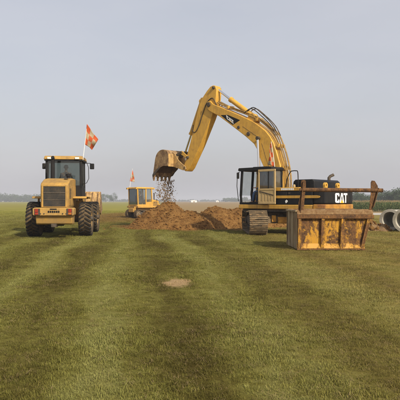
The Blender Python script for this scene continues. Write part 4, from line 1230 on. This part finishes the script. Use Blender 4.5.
part('cutting_edge', MB().beam((-1.32, 2.40, 0.06), (1.32, 2.40, 0.06), 0.03, 0.16), 'dark_steel', bl)
dw = Matrix.Translation(BZ) @ Matrix.Rotation(R(-52), 4, 'Z')
p3 = seated_person('dark silhouetted person sitting inside the bulldozer cab', (0, 0, 0), R(-52), 'dark_cloth', 'dark_cloth', 'dark_cloth')
p3.location = dw @ Vector((0, -0.30, 1.47))
db = dw @ Vector((-0.72, -0.92, 2.66))
d_ = db.y
flag('small orange and white flag on a thin pole above the bulldozer', tuple(db), at(132.6, 168.5, d_), [at(132.4, 169.5, d_), at(134.2, 176, d_), at(134.6, 182.0, d_), at(129.8, 181.2, d_)], (0.2, -0.97, 0), (2, 3), 0.05, seed=2.2)

# ------------------------------------------------------------------ rusty bedding box
BX = thing('steel_bedding_box', 'rusty yellow steel box with two posts and a crossbar standing on the grass', 'steel box', (2.97, 17.14, 0.0), 0)
WB, WT, DP, HT = 2.07, 2.33, 1.95, 1.22       # bottom width, top width, depth, height (left side plumb, right side leaning out)
mb = MB()
def wall(pts, thick_vec):
    p = [Vector(q) for q in pts]; t = Vector(thick_vec)
    vs = p + [q + t for q in p]
    mb.add(vs, [(3, 2, 1, 0), (4, 5, 6, 7), (0, 1, 5, 4), (1, 2, 6, 5), (2, 3, 7, 6), (3, 0, 4, 7)])
wall([(0.03, 0.06, 0.02), (WB - 0.03, 0.06, 0.02), (WT - 0.05, 0.06, HT - 0.03), (0.04, 0.06, HT - 0.03)], (0, 0.04, 0))
part('front_plate', mb, 'rust_paint', BX)
mb = MB()
wall([(0.0, 0.06, 0.02), (0.0, DP, 0.02), (0.0, DP, HT - 0.02), (0.0, 0.06, HT - 0.02)], (0.025, 0, 0))
lp = part('left_plate', mb, 'galv', BX)
for y in (0.62, 1.24, 1.86):
    part('side_stiffener', MB().box(-0.022, -0.001, y, y + 0.06, 0.03, HT - 0.06), 'galv', lp, 0.005)
part('side_cap', MB().box(-0.045, 0.03, 0.04, DP + 0.02, HT - 0.06, HT + 0.0), 'galv', lp, 0.008)
mb = MB()
wall([(WB, 0.10, 0.02), (WB, DP, 0.02), (WT, DP, HT - 0.02), (WT, 0.10, HT - 0.02)], (-0.025, 0, 0))
part('right_plate', mb, 'rust_paint', BX)
mb = MB()
wall([(0.03, DP - 0.02, 0.02), (WB - 0.03, DP - 0.02, 0.02), (WT - 0.03, DP - 0.02, HT + 0.02), (0.03, DP - 0.02, HT + 0.02)], (0, 0.04, 0))
part('rear_plate', mb, 'rim_dirt', BX)
part('bottom_plate', MB().box(0.03, WB - 0.03, 0.12, DP - 0.03, 0.02, 0.05), 'rust', BX)
part('bottom_flange', MB().prism([(-0.03, 0.05), (0.055, 0.20), (0.055, 0.05)], 0.0, WB - 0.004), 'flange_paint', BX, 0.004)
part('skid_edge', MB().box(-0.01, WB + 0.01, -0.05, 0.09, 0.0, 0.045), 'rust', BX, 0.008)
part('top_rail', MB().box(-0.005, WT + 0.02, -0.045, 0.055, HT - 0.26, HT - 0.14), 'rust', BX, 0.012)
part('top_lip', MB().prism([(-0.02, HT - 0.135), (0.058, HT - 0.135), (0.16, HT + 0.02), (0.10, HT + 0.03), (0.02, HT - 0.03)], 0.0, WT), 'rim_dirt', BX, 0.008)
for xb, xt in ((0.02, 0.03), (0.72, 0.745), (1.31, 1.36), (WB - 0.06, WT - 0.11)):
    mb = MB()
    for dx, y0, y1 in ((0.0, -0.035, 0.058), (0.0285 if xb < 1.5 else -0.0705, -0.028, -0.008)):
        w = 0.028 if dx == 0 else 0.07
        wall([(xb + dx, y0, 0.06), (xb + dx + w, y0, 0.06), (xt + dx + w, y0, HT - 0.262), (xt + dx, y0, HT - 0.262)], (0, y1 - y0, 0))
    part('front_rib', mb, 'rust_paint', BX, 0.004)
mb = MB()
gvx = []
for j in range(15):
    for i in range(19):
        x = 0.05 + (WT - 0.14) * i / 18; y = 0.14 + (DP - 0.20) * j / 14
        gvx.append((x, y, HT - 0.06 + 0.09 * math.sin(math.pi * i / 18) * math.sin(math.pi * j / 14) + 0.05 * fbm(x * 3, y * 3)))
mb.v = gvx; mb.f = [(j * 19 + i, j * 19 + i + 1, (j + 1) * 19 + i + 1, (j + 1) * 19 + i) for j in range(14) for i in range(18)]
part('soil_fill', mb, 'clod', BX, smooth=180)
part('bar_post', MB().prism([(0.03, HT - 0.27), (0.20, HT - 0.27), (0.24, 1.55), (0.285, 1.98), (0.285, 2.12), (0.24, 2.145), (0.15, 2.14), (0.135, 2.05), (0.13, 1.75), (0.06, 1.45)], 0.062, 0.092, 'y'), 'rust', BX, 0.006)
part('bar_post', MB().prism([(WT - 0.14, HT - 0.27), (WT - 0.02, HT - 0.27), (WT + 0.0, 1.30), (WT + 0.09, 1.62), (WT + 0.17, 1.90), (WT + 0.16, 1.97), (WT + 0.07, 2.12), (WT - 0.02, 2.13), (WT - 0.05, 2.07), (WT - 0.05, 1.75), (WT - 0.08, 1.45)], 0.062, 0.092, 'y'), 'rust', BX, 0.006)
part('post_flange', MB().add([(WT + 0.0, 0.0, 1.30), (WT + 0.0, 0.16, 1.30), (WT + 0.17, 0.16, 1.90), (WT + 0.17, 0.0, 1.90), (WT + 0.02, 0.0, 1.30), (WT + 0.02, 0.16, 1.30), (WT + 0.19, 0.16, 1.90), (WT + 0.19, 0.0, 1.90)], [(3, 2, 1, 0), (4, 5, 6, 7), (0, 1, 5, 4), (1, 2, 6, 5), (2, 3, 7, 6), (3, 0, 4, 7)]), 'rust', BX)
part('post_flange', MB().beam((0.10, 0.077, HT - 0.12), (0.20, 0.077, 2.1), 0.16, 0.025, up=(1, 0, 0)), 'rust', BX)
part('crossbar', MB().cyl((0.09, 0.077, 1.845), (WT + 0.32, 0.077, 1.825), 0.062, 18), 'rust', BX)

# ------------------------------------------------------------------ concrete pipes
def pipe(label, c, r, ln, rz):
    t = thing('concrete_pipe', label, 'concrete pipe', c, rz, 'concrete pipes at the right edge')
    w = 0.11
    mb = MB().lathe([(r, 0.05), (r + 0.01, 0.0), (r, -0.02), (r - w, -0.02), (r - w - 0.005, 0.05), (r - w, ln), (r - 0.01, ln), (r, ln - 0.02), (r, 0.05)], (0, 0, r), 'y', 48)
    part('barrel', mb, 'concrete', t, smooth=40)
    mb = MB().lathe([(r + 0.004, 0.12), (r + 0.035, 0.10), (r + 0.035, -0.022), (r - w + 0.005, -0.026), (r - w + 0.005, -0.021), (r + 0.004, -0.018)], (0, 0, r), 'y', 48)
    part('socket_rim', mb, 'concrete', t, smooth=40)
    return t
ax = Vector((0.60, 0.80, 0))
rzp = -math.atan2(ax.x, ax.y)
pipe('grey concrete pipe lying farther back, beside the earth clods', (9.86, 29.05, 0.005), 0.52, 2.4, rzp)
pipe('grey concrete pipe nearest the camera at the right edge', (9.98, 27.30, 0.005), 0.55, 2.4, rzp)

# ------------------------------------------------------------------ heaps of earth
def clods(n, area, hfun, smin, smax, seed):
    r_ = np.random.default_rng(seed)
    ico = bmesh.new(); bmesh.ops.create_icosphere(ico, subdivisions=1, radius=1.0)
    bv = np.array([v.co[:] for v in ico.verts]); bf = [[v.index for v in f.verts] for f in ico.faces]; ico.free()
    mb = MB()
    x0, x1, y0, y1 = area
    for _ in range(n):
        x, y = r_.uniform(x0, x1), r_.uniform(y0, y1)
        z = hfun(x, y)
        if z is None:
            continue
        s = smin * (smax / smin) ** (r_.random() ** 3.0)
        jit = 1 + r_.uniform(-0.32, 0.32, (len(bv), 1))
        sc = np.array([1, r_.uniform(0.6, 1.1), r_.uniform(0.5, 0.9)]) * s
        a = r_.uniform(0, 6.28)
        rot = np.array([[math.cos(a), -math.sin(a), 0], [math.sin(a), math.cos(a), 0], [0, 0, 1]])
        p = (bv * jit * sc) @ rot.T + np.array([x, y, z + s * 0.2])
        mb.add(p.tolist(), bf)
    return mb

def heap(name, label, humps, area, step, mat, n_clod, seed, smax=0.13):
    x0, x1, y0, y1 = area
    def h(x, y):
        z = 0.0
        wx = x + 0.35 * mn.noise(Vector((x * 0.9, y * 0.9, seed)))
        wy = y + 0.35 * mn.noise(Vector((x * 0.9, y * 0.9, seed + 9)))
        for (cx, cy, rx, ry, hh) in humps:
            d = math.hypot((wx - cx) / rx, (wy - cy) / ry)
            if d < 1:
                z = max(z, hh * (1 - d ** 1.35))
        if z > 0.0:
            k = min(1, z * 5)
            z += k * (0.13 * fbm(x * 1.3, y * 1.3, seed, 3) + 0.05 * abs(fbm(x * 4, y * 4, seed + 3, 3)) + 0.035 * fbm(x * 9, y * 9, seed, 3))
        return z - 0.03
    root = thing(name, label, 'earth heap', ((x0 + x1) / 2, (y0 + y1) / 2, 0))
    ox, oy = (x0 + x1) / 2, (y0 + y1) / 2
    xs = np.arange(x0, x1, step); ys = np.arange(y0, y1, step)
    mb = MB()
    mb.v = [(x - ox, y - oy, h(x, y)) for y in ys for x in xs]
    W_ = len(xs)
    mb.f = [f for j in range(len(ys) - 1) for i in range(W_ - 1)
            for f in [(j * W_ + i, j * W_ + i + 1, (j + 1) * W_ + i + 1, (j + 1) * W_ + i)] if max(mb.v[q][2] for q in f) > -0.028]
    part('mound', mb, mat, root, smooth=180)
    def hc(x, y):
        z = h(x, y)
        if z < -0.02 and random.random() > 0.015:
            return None
        return max(z, 0.0)
    cm = clods(n_clod, area, hc, 0.014, smax, int(seed * 10))
    cm.v = [(x - ox, y - oy, z) for x, y, z in cm.v]
    o = part('loose_clods', cm, 'soil', root, smooth=0)
    o['kind'] = 'stuff'
    return h
heap('earth_heap', 'high heap of brown dug earth under the excavator bucket', [(-1.85, 31.7, 2.3, 2.3, 1.42), (-2.7, 31.2, 1.5, 1.6, 0.72), (-0.6, 31.4, 2.0, 1.9, 0.98), (-1.6, 30.6, 2.2, 1.7, 0.72)], (-5.6, 1.3, 28.3, 34.6), 0.075, 'soil', 8000, 1.7, 0.085)
heap('earth_heap', 'broad lower heap of brown earth beside the excavator track', [(1.0, 32.8, 2.5, 2.2, 1.16), (2.4, 33.0, 2.5, 2.1, 1.10), (0.5, 31.6, 1.6, 1.5, 0.6), (3.9, 33.4, 2.2, 2.0, 0.9)], (-1.6, 6.0, 29.9, 35.8), 0.08, 'soil', 7000, 4.3, 0.085)
heap('clod_heap', 'small heap of rough earth clods between the steel box and pipes', [(8.45, 29.2, 1.15, 1.2, 0.72), (7.9, 29.3, 0.9, 1.0, 0.6), (9.05, 28.9, 0.7, 0.9, 0.42)], (6.9, 9.6, 27.8, 30.6), 0.06, 'clod', 900, 7.9, 0.17)

# earth falling from the bucket
c0 = ex_world(0, 7.95, 0)
mb = MB()
r_ = np.random.default_rng(5)
ico = bmesh.new(); bmesh.ops.create_icosphere(ico, subdivisions=1, radius=1.0)
bv = np.array([v.co[:] for v in ico.verts]); bf = [[v.index for v in f.verts] for f in ico.faces]; ico.free()
for i in range(2200):
    t = r_.random()
    lx = r_.choice([r_.normal(0.05, 0.16), r_.normal(0.42, 0.12), r_.uniform(-0.62, 0.66)], p=[0.34, 0.22, 0.44])
    ly = 7.8 + r_.normal(0, 0.16)
    z = 1.30 + 1.42 * t
    s = 0.004 + 0.030 * r_.random() ** 5
    p = ex_world(lx * (1 + 0.15 * (1 - t)), ly, z)
    q = bv * (1 + r_.uniform(-0.35, 0.35, (len(bv), 1))) * s * np.array([1, 1, r_.uniform(0.8, 1.9)]) + np.array(p)
    mb.add(q.tolist(), bf)
tag(part('falling_earth', mb, 'clod', smooth=0), 'crumbs of brown earth pouring out of the excavator bucket', 'falling earth', kind='stuff')

# ------------------------------------------------------------------ trees and crops
def leaf_mat(name, a, b_, trans=0.25):
    m, nt, b = new_mat(name)
    pos = N(nt, 'ShaderNodeNewGeometry').outputs['Position']
    oi = N(nt, 'ShaderNodeObjectInfo').outputs['Random']
    n = noise_n(nt, pos, 0.9, 4, 0.6)
    f = math_n(nt, 'ADD', math_n(nt, 'MULTIPLY', n, 0.8), math_n(nt, 'MULTIPLY', oi, 0.25))
    c = mixc(nt, ramp(nt, f, [(0.30, 0.0), (0.75, 1.0)]), a, b_)
    nt.links.new(c, b.inputs['Base Color'])
    b.inputs['Roughness'].default_value = 0.7
    b.inputs['Specular IOR Level'].default_value = 0.2
    tl = N(nt, 'ShaderNodeBsdfTranslucent'); nt.links.new(c, tl.inputs[0])
    ms = N(nt, 'ShaderNodeMixShader'); ms.inputs[0].default_value = trans
    nt.links.new(b.outputs[0], ms.inputs[1]); nt.links.new(tl.outputs[0], ms.inputs[2])
    nt.links.new(ms.outputs[0], nt.nodes['Material Output'].inputs[0])
    return m
M['leaf'] = leaf_mat('tree_leaves', (0.026, 0.052, 0.016), (0.085, 0.130, 0.040))
M['corn'] = leaf_mat('corn_leaves', (0.055, 0.085, 0.024), (0.16, 0.185, 0.060), 0.3)
M['tassel'] = worn('corn_tassels', (0.24, 0.17, 0.085), 0.9, var=0.3)

def leaf_cloud(h, w, n, seed, leaf):
    """leaf-sized quads through the volume of several lobes, denser near the lobe surfaces"""
    r_ = np.random.default_rng(seed)
    lobes = []
    for i in range(11):
        a = r_.uniform(0, 6.28); t = r_.random()
        rad = w * 0.5 * (0.25 + 0.55 * math.sin(math.pi * (0.15 + 0.75 * t)))
        lobes.append((math.cos(a) * rad * 0.75, math.sin(a) * rad * 0.75, h * (0.26 + 0.60 * t), w * r_.uniform(0.15, 0.27)))
    vs, fs = [], []
    for k in range(n):
        cx, cy, cz, lr = lobes[r_.integers(len(lobes))]
        d = r_.normal(size=3); d /= np.linalg.norm(d)
        rr_ = lr * (r_.random() ** 0.45) * (1.0 + 0.22 * r_.random())
        p = np.array([cx, cy, cz]) + d * rr_ * np.array([1, 1, 0.85])
        if p[2] < h * 0.12:
            continue
        a = r_.normal(size=3); a /= np.linalg.norm(a)
        b_ = np.cross(a, d + 0.01); b_ /= (np.linalg.norm(b_) + 1e-6)
        s = leaf * r_.uniform(0.6, 1.3)
        o = len(vs)
        vs += [tuple(p - a * s - b_ * s * 0.6), tuple(p + a * s * 0.2 - b_ * s), tuple(p + a * s + b_ * s * 0.5), tuple(p - a * s * 0.3 + b_ * s)]
        fs.append((o, o + 1, o + 2, o + 3))
    return vs, fs

def trunk_mb(h, w, seed):
    r_ = np.random.default_rng(seed)
    mb = MB().tube([(0, 0, -0.1), (0.05 * w * 0.1, 0, h * 0.3), (0, 0.05, h * 0.75)], [h * 0.028, h * 0.02, h * 0.007], 7)
    for k in range(6):
        a = r_.uniform(0, 6.28); z = h * r_.uniform(0.2, 0.55)
        mb.tube([(0, 0, z), (math.cos(a) * w * 0.18, math.sin(a) * w * 0.18, z + h * 0.12), (math.cos(a) * w * 0.33, math.sin(a) * w * 0.33, z + h * 0.26)], [h * 0.012, h * 0.008, h * 0.003], 5)
    return mb
CROWNS = []
for sd in range(5):
    mb = MB(); mb.v, mb.f = leaf_cloud(1.0, 1.05 + 0.12 * (sd % 3), 1500, 40 + sd, 0.026)
    CROWNS.append((mb.mesh('crown', M['leaf'], 0), trunk_mb(1.0, 1.0, sd).mesh('trunk', M['bark'])))
def tree(label, px, d, h, wide=1.0, k=0, group=None):
    t = thing('broadleaf_tree', label, 'tree', ((px - 200) / 560 * d, d, -0.05), random.uniform(0, 6.28), group)
    c = link('crown', CROWNS[k % 5][0], t); c.scale = (h * wide, h * wide, h)
    tr = link('trunk', CROWNS[k % 5][1], t); tr.scale = (h * wide, h * wide, h)
    return t
ORD = ['first', 'second', 'third', 'fourth', 'fifth', 'sixth', 'seventh', 'eighth', 'ninth', 'tenth', 'eleventh']
row = [(341, 262, 5.4), (347, 255, 5.2), (353, 250, 5.6), (358.5, 258, 5.7), (364, 248, 5.0), (369, 255, 4.8), (374, 246, 4.6), (379.5, 250, 5.4), (385, 240, 5.8), (390.5, 236, 6.0), (396, 214, 6.4), (402, 208, 6.9), (409, 214, 6.6)]
for i, (px, d, h) in enumerate(row):
    if px >= 400:
        lb_ = 'tallest bushy tree of the row, at the right edge above the concrete pipes' if px == 402 else 'bushy tree just beyond the right edge of the tree row'
    else:
        lb_ = '%s tree from the left in the hazy row behind the crop field' % ORD[i]
    tree(lb_, px, d, h, random.uniform(1.0, 1.35), i, 'trees behind the crop field')
tree('left of two rounded hazy trees standing alone past the loader bucket', 105.4, 700, 11.0, 1.05, 1, 'pair of far trees')
tree('right of two rounded hazy trees standing alone past the loader bucket', 113.2, 708, 11.6, 1.05, 3, 'pair of far trees')

def wood(name, label, px0, px1, d, h0, h1, n, seed, leaf=0.5):
    r_ = np.random.default_rng(seed)
    mb = MB()
    for i in range(n):
        px = px0 + (px1 - px0) * (i + r_.uniform(-0.5, 0.5)) / n
        dd = d + r_.uniform(-12, 25)
        hh = r_.uniform(h0, h1) * (0.9 + 0.15 * math.sin(i * 0.7 + seed))
        vs, fs = leaf_cloud(hh, hh * r_.uniform(1.0, 1.5), 260, int(seed * 100 + i), leaf)
        x = (px - 200) / 560 * dd
        mb.add([(a + x, b_ + dd, c - hh * 0.14) for a, b_, c in vs], fs)
    return tag(part(name, mb, 'leaf', smooth=0), label, 'wood', kind='stuff')
wood('distant_wood', 'long hazy blue-green wood on the horizon behind the wheel loader', -60, 62, 900, 13.0, 16.0, 90, 1, 0.7)
wood('distant_wood', 'low far hedge on the horizon between loader and bulldozer', 62, 170, 1300, 4.5, 7.0, 60, 2, 0.8)
wood('distant_wood', 'faint low line of far trees behind the dirt heaps', 170, 232, 1500, 4.0, 7.0, 44, 3, 0.9)
wood('distant_wood', 'small hazy clump of far trees just left of the excavator cab', 224, 275, 1000, 6, 10, 34, 4, 0.7)
wood('distant_wood', 'hazy far wood continuing behind the excavator body', 275, 345, 600, 4.0, 7.0, 40, 5)
wood('distant_wood', 'hazy wood filling the gaps behind the row of trees', 345, 440, 430, 5.6, 8.2, 60, 6, 0.45)

# corn standing beyond the haul road
r_ = np.random.default_rng(21)
lv, lf, tv, tf = [], [], [], []
def stalk(x, y, h):
    n = 7
    for k in range(n):
        z0 = h * (0.10 + 0.72 * k / n); a = r_.uniform(0, 6.28); ln = r_.uniform(0.35, 0.6); wd = r_.uniform(0.035, 0.055)
        dx, dy = math.cos(a), math.sin(a); px_, py_ = -dy * wd, dx * wd
        p0 = (x, y, z0); p1 = (x + dx * ln * 0.5, y + dy * ln * 0.5, z0 + 0.28); p2 = (x + dx * ln, y + dy * ln, z0 + 0.10)
        o = len(lv)
        lv.extend([(p0[0] - px_, p0[1] - py_, p0[2]), (p0[0] + px_, p0[1] + py_, p0[2]), (p1[0] + px_, p1[1] + py_, p1[2]), (p1[0] - px_, p1[1] - py_, p1[2]), p2])
        lf.extend([(o, o + 1, o + 2, o + 3), (o + 3, o + 2, o + 4)])
    o = len(lv)
    lv.extend([(x - 0.015, y, -0.05), (x + 0.015, y, -0.05), (x + 0.01, y, h), (x - 0.01, y, h)]); lf.append((o, o + 1, o + 2, o + 3))
    o = len(tv)
    for q in range(2):
        a = r_.uniform(0, 6.28)
        o = len(tv)
        tv.extend([(x - 0.02, y, h - 0.05), (x + 0.02, y, h - 0.05), (x + 0.09 * math.cos(a), y + 0.09 * math.sin(a), h + 0.16)]); tf.append((o, o + 1, o + 2))
for rowi in range(34):
    y = 78.5 + rowi * (0.75 + rowi * 0.045)
    n = int(230 - rowi * 3)
    for i in range(n):
        x = 11 + (92 - 11) * (i + r_.uniform(-0.5, 0.5)) / n
        hh = (1.42 + 0.16 * fbm(x * 0.12, y * 0.12) + r_.uniform(-0.16, 0.12)) * (0.72 if rowi == 0 else 1.0)
        if x < 22 and r_.random() < 0.35:
            hh *= 0.75
        stalk(x, y, hh)
mb = MB(); mb.v, mb.f = lv, lf
cf = part('crop_field', mb, 'corn', smooth=0)
tag(cf, 'dense green crop standing beyond the pale road on the right', 'crop field', kind='stuff')
mb = MB(); mb.v, mb.f = tv, tf
part('tassels', mb, 'tassel', cf, smooth=0)['kind'] = 'stuff'

# far white buildings
def shed(label, px, d, w, h, dep, mat='white'):
    t = thing('farm_shed', label, 'shed', ((px - 200) / 560 * d, d, 0), R(12))
    part('wall', MB().box(-w / 2, w / 2, 0, dep, -0.2, h), mat, t)
    part('roof', MB().prism([(-w / 2 - 0.2, h), (w / 2 + 0.2, h), (w / 2 - 0.1, h + 0.25), (0, h + 0.9), (-w / 2 + 0.1, h + 0.25)], -0.2, dep + 0.2, 'y'), mat, t)
    part('door', MB().box(-w * 0.12, w * 0.12, -0.06, -0.004, -0.1, h * 0.75), 'galv', t)
    return t
shed('long white shed far behind the gap between the dirt heaps', 194.0, 640, 6.8, 1.7, 12)
shed('tiny white shed on the horizon left of the far clump', 217.5, 760, 3.6, 1.5, 6)

# ------------------------------------------------------------------ grass blades
def blade_mat(name, kind):
    m, nt, b = new_mat(name)
    fn = field_node(nt)
    oi = N(nt, 'ShaderNodeObjectInfo').outputs['Random']
    pos = N(nt, 'ShaderNodeNewGeometry').outputs['Position']
    v = noise_n(nt, pos, 60, 2, 0.5)
    k = math_n(nt, 'ADD', math_n(nt, 'MULTIPLY', oi, 0.55), math_n(nt, 'MULTIPLY', v, 0.6))
    if kind == 'green':
        tone = ramp(nt, k, [(0.10, (0.62, 0.62, 0.55, 1)), (0.55, (1.0, 1.05, 0.92, 1)), (0.95, (1.48, 1.44, 1.45, 1))])
        c = mixc(nt, 1.0, fn.outputs[0], tone, 'MULTIPLY')
    else:
        straw = ramp(nt, k, [(0.10, (0.10, 0.066, 0.030, 1)), (0.55, (0.21, 0.145, 0.068, 1)), (0.95, (0.34, 0.245, 0.125, 1))])
        c = mixc(nt, 0.62, fn.outputs[0], straw)
    nt.links.new(c, b.inputs['Base Color'])
    b.inputs['Roughness'].default_value = 0.75
    b.inputs['Specular IOR Level'].default_value = 0.15
    tl = N(nt, 'ShaderNodeBsdfTranslucent'); nt.links.new(c, tl.inputs[0])
    ms = N(nt, 'ShaderNodeMixShader'); ms.inputs[0].default_value = 0.25
    nt.links.new(b.outputs[0], ms.inputs[1]); nt.links.new(tl.outputs[0], ms.inputs[2])
    nt.links.new(ms.outputs[0], nt.nodes['Material Output'].inputs[0])
    return m
M['grass'] = blade_mat('grass_blades', 'green')
M['straw'] = blade_mat('dry_clippings', 'straw')

def tuft(n, rad, h, flat, mat, seed):
    r_ = np.random.default_rng(seed)
    vs, fs = [], []
    for _ in range(n):
        a = r_.uniform(0, 6.28); q = rad * math.sqrt(r_.random())
        x, y = q * math.cos(a), q * math.sin(a)
        L = h * r_.uniform(0.5, 1.15)
        b_ = r_.uniform(0, 6.28)
        lean = r_.uniform(0.25, 1.15) if not flat else r_.uniform(1.05, 1.5)
        dx, dy = math.cos(b_), math.sin(b_)
        w = r_.uniform(0.0012, 0.0025)
        px_, py_ = -dy * w, dx * w
        z0 = 0.0 if not flat else r_.uniform(0.004, 0.028)
        hx, hz = math.sin(lean), math.cos(lean)
        m1 = (x + dx * L * 0.5 * hx * 0.7, y + dy * L * 0.5 * hx * 0.7, z0 + L * 0.55 * hz)
        m2 = (x + dx * L * hx, y + dy * L * hx, z0 + L * 0.92 * hz)
        o = len(vs)
        vs += [(x - px_, y - py_, z0), (x + px_, y + py_, z0), (m1[0] + px_ * 0.9, m1[1] + py_ * 0.9, m1[2]), (m1[0] - px_ * 0.9, m1[1] - py_ * 0.9, m1[2]), m2]
        fs += [(o, o + 1, o + 2, o + 3), (o + 3, o + 2, o + 4)]
    mb = MB(); mb.v, mb.f = vs, fs
    return mb.mesh('tuft', M[mat], 0)

def tuft_collection(name, meshes):
    c = bpy.data.collections.new(name)
    for i, me in enumerate(meshes):
        o = bpy.data.objects.new('%s_%d' % (name, i), me)
        c.objects.link(o)
    return c
GREEN = tuft_collection('grass_tuft', [tuft(44, 0.085, 0.038, False, 'grass', s) for s in range(4)] + [tuft(40, 0.09, 0.028, False, 'grass', 10 + s) for s in range(3)])
DRY = tuft_collection('straw_tuft', [tuft(16, 0.09, 0.055, True, 'straw', 20 + s) for s in range(4)])

def scatter_object(name, pts, scl, coll, label):
    me = bpy.data.meshes.new(name)
    me.from_pydata(pts.tolist(), [], [])
    at_ = me.attributes.new('scl', 'FLOAT', 'POINT')
    at_.data.foreach_set('value', scl.astype(np.float32))
    o = link(name, me)
    ng = bpy.data.node_groups.new(name + '_nodes', 'GeometryNodeTree')
    ng.interface.new_socket('Geometry', in_out='INPUT', socket_type='NodeSocketGeometry')
    ng.interface.new_socket('Geometry', in_out='OUTPUT', socket_type='NodeSocketGeometry')
    gi, go = ng.nodes.new('NodeGroupInput'), ng.nodes.new('NodeGroupOutput')
    ci = ng.nodes.new('GeometryNodeCollectionInfo')
    ci.inputs[0].default_value = coll
    ci.inputs[1].default_value = True
    ci.inputs[2].default_value = True
    ip = ng.nodes.new('GeometryNodeInstanceOnPoints')
    ip.inputs['Pick Instance'].default_value = True
    rv = ng.nodes.new('FunctionNodeRandomValue'); rv.data_type = 'FLOAT_VECTOR'
    rv.inputs[0].default_value = (-0.12, -0.12, 0); rv.inputs[1].default_value = (0.12, 0.12, 6.283)
    na = ng.nodes.new('GeometryNodeInputNamedAttribute'); na.data_type = 'FLOAT'
    na.inputs[0].default_value = 'scl'
    ng.links.new(gi.outputs[0], ip.inputs['Points'])
    ng.links.new(ci.outputs[0], ip.inputs['Instance'])
    ng.links.new(rv.outputs[0], ip.inputs['Rotation'])
    ng.links.new(na.outputs[0], ip.inputs['Scale'])
    ng.links.new(ip.outputs[0], go.inputs[0])
    md = o.modifiers.new('scatter', 'NODES'); md.node_group = ng
    tag(o, label, 'grass', kind='stuff')
    return o

def grass_points(bands, keep):
    P_, S_ = [], []
    for (y0, y1, dens, s0) in bands:
        hw1 = 0.44 * y1 + 1.2
        n = int((y1 - y0) * 2 * hw1 * dens)
        x = rng.uniform(-hw1, hw1, n); y = rng.uniform(y0, y1, n)
        k = np.abs(x) < 0.44 * y + 1.2
        x, y = x[k], y[k]
        k = np.array([keep(a, b_) for a, b_ in zip(x, y)])
        x, y = x[k], y[k]
        P_.append(np.stack([x, y, np.array([ground_z(a, b_) for a, b_ in zip(x, y)])], 1))
        S_.append(s0 * rng.uniform(0.7, 1.3, len(x)) * np.array([max(0.72, 1.0 + 0.55 * fbm(a * 0.9, b_ * 0.6, 1.0, 3)) for a, b_ in zip(x, y)]))
    return np.concatenate(P_), np.concatenate(S_)
def bare(x, y):
    if ((x + 0.43) / 0.27) ** 2 + ((y - 10.35) / 0.55) ** 2 < 1.0 + 0.8 * mn.noise(Vector((x * 6, y * 6, 0))):
        return random.random() < 0.90
    if ((x + 0.6) / 4.2) ** 2 + ((y - 33.4) / 4.4) ** 2 < 1.0 + 0.7 * mn.noise(Vector((x * 0.8, y * 0.8, 4))):
        return random.random() < 0.97
    if y > 47 and x > -0.09 * y - 1.5 or (x > 2 and y > 54):
        return True
    if 2.96 < x < 5.1 and 17.1 < y < 19.1:
        return True
    return False
def lushness(x, y):
    u = x + (0.098 - 0.012 * min(max(x, -2), 5)) * y
    return 0.5 + 0.35 * math.sin(2 * math.pi * (u + 0.4) / 1.75 + math.pi / 2) + 0.5 * mn.noise(Vector((x * 0.5, y * 0.3, 2)))
gp, gs = grass_points([(2.2, 7, 260, 0.95), (7, 13, 170, 1.0), (13, 22, 95, 1.2), (22, 42, 36, 1.6), (42, 85, 7, 2.3)], lambda a, b_: (not bare(a, b_)) and random.random() < 0.55 + 0.45 * lushness(a, b_))
scatter_object('grass', gp, gs, GREEN, 'short mown green grass covering the field')
gp, gs = grass_points([(2.2, 7, 75, 0.9), (7, 14, 45, 1.0), (14, 26, 14, 1.3)], lambda a, b_: (not bare(a, b_)) and random.random() < 0.95 - 0.5 * lushness(a, b_))
scatter_object('grass_clippings', gp, gs, DRY, 'dry brown grass clippings lying on the mown field')

# ------------------------------------------------------------------ haze
m, nt, b = new_mat('ground_haze')
nt.nodes.remove(b)
pv = N(nt, 'ShaderNodeVolumePrincipled')
pv.inputs['Color'].default_value = (0.84, 0.87, 0.95, 1)
pv.inputs['Density'].default_value = 0.0006
pv.inputs['Anisotropy'].default_value = 0.0
nt.links.new(pv.outputs[0], nt.nodes['Material Output'].inputs['Volume'])
M['haze'] = m
tag(part('haze', MB().box(-2600, 2600, -2600, 2600, -1.2, 20.0), 'haze', smooth=0), kind='stuff')
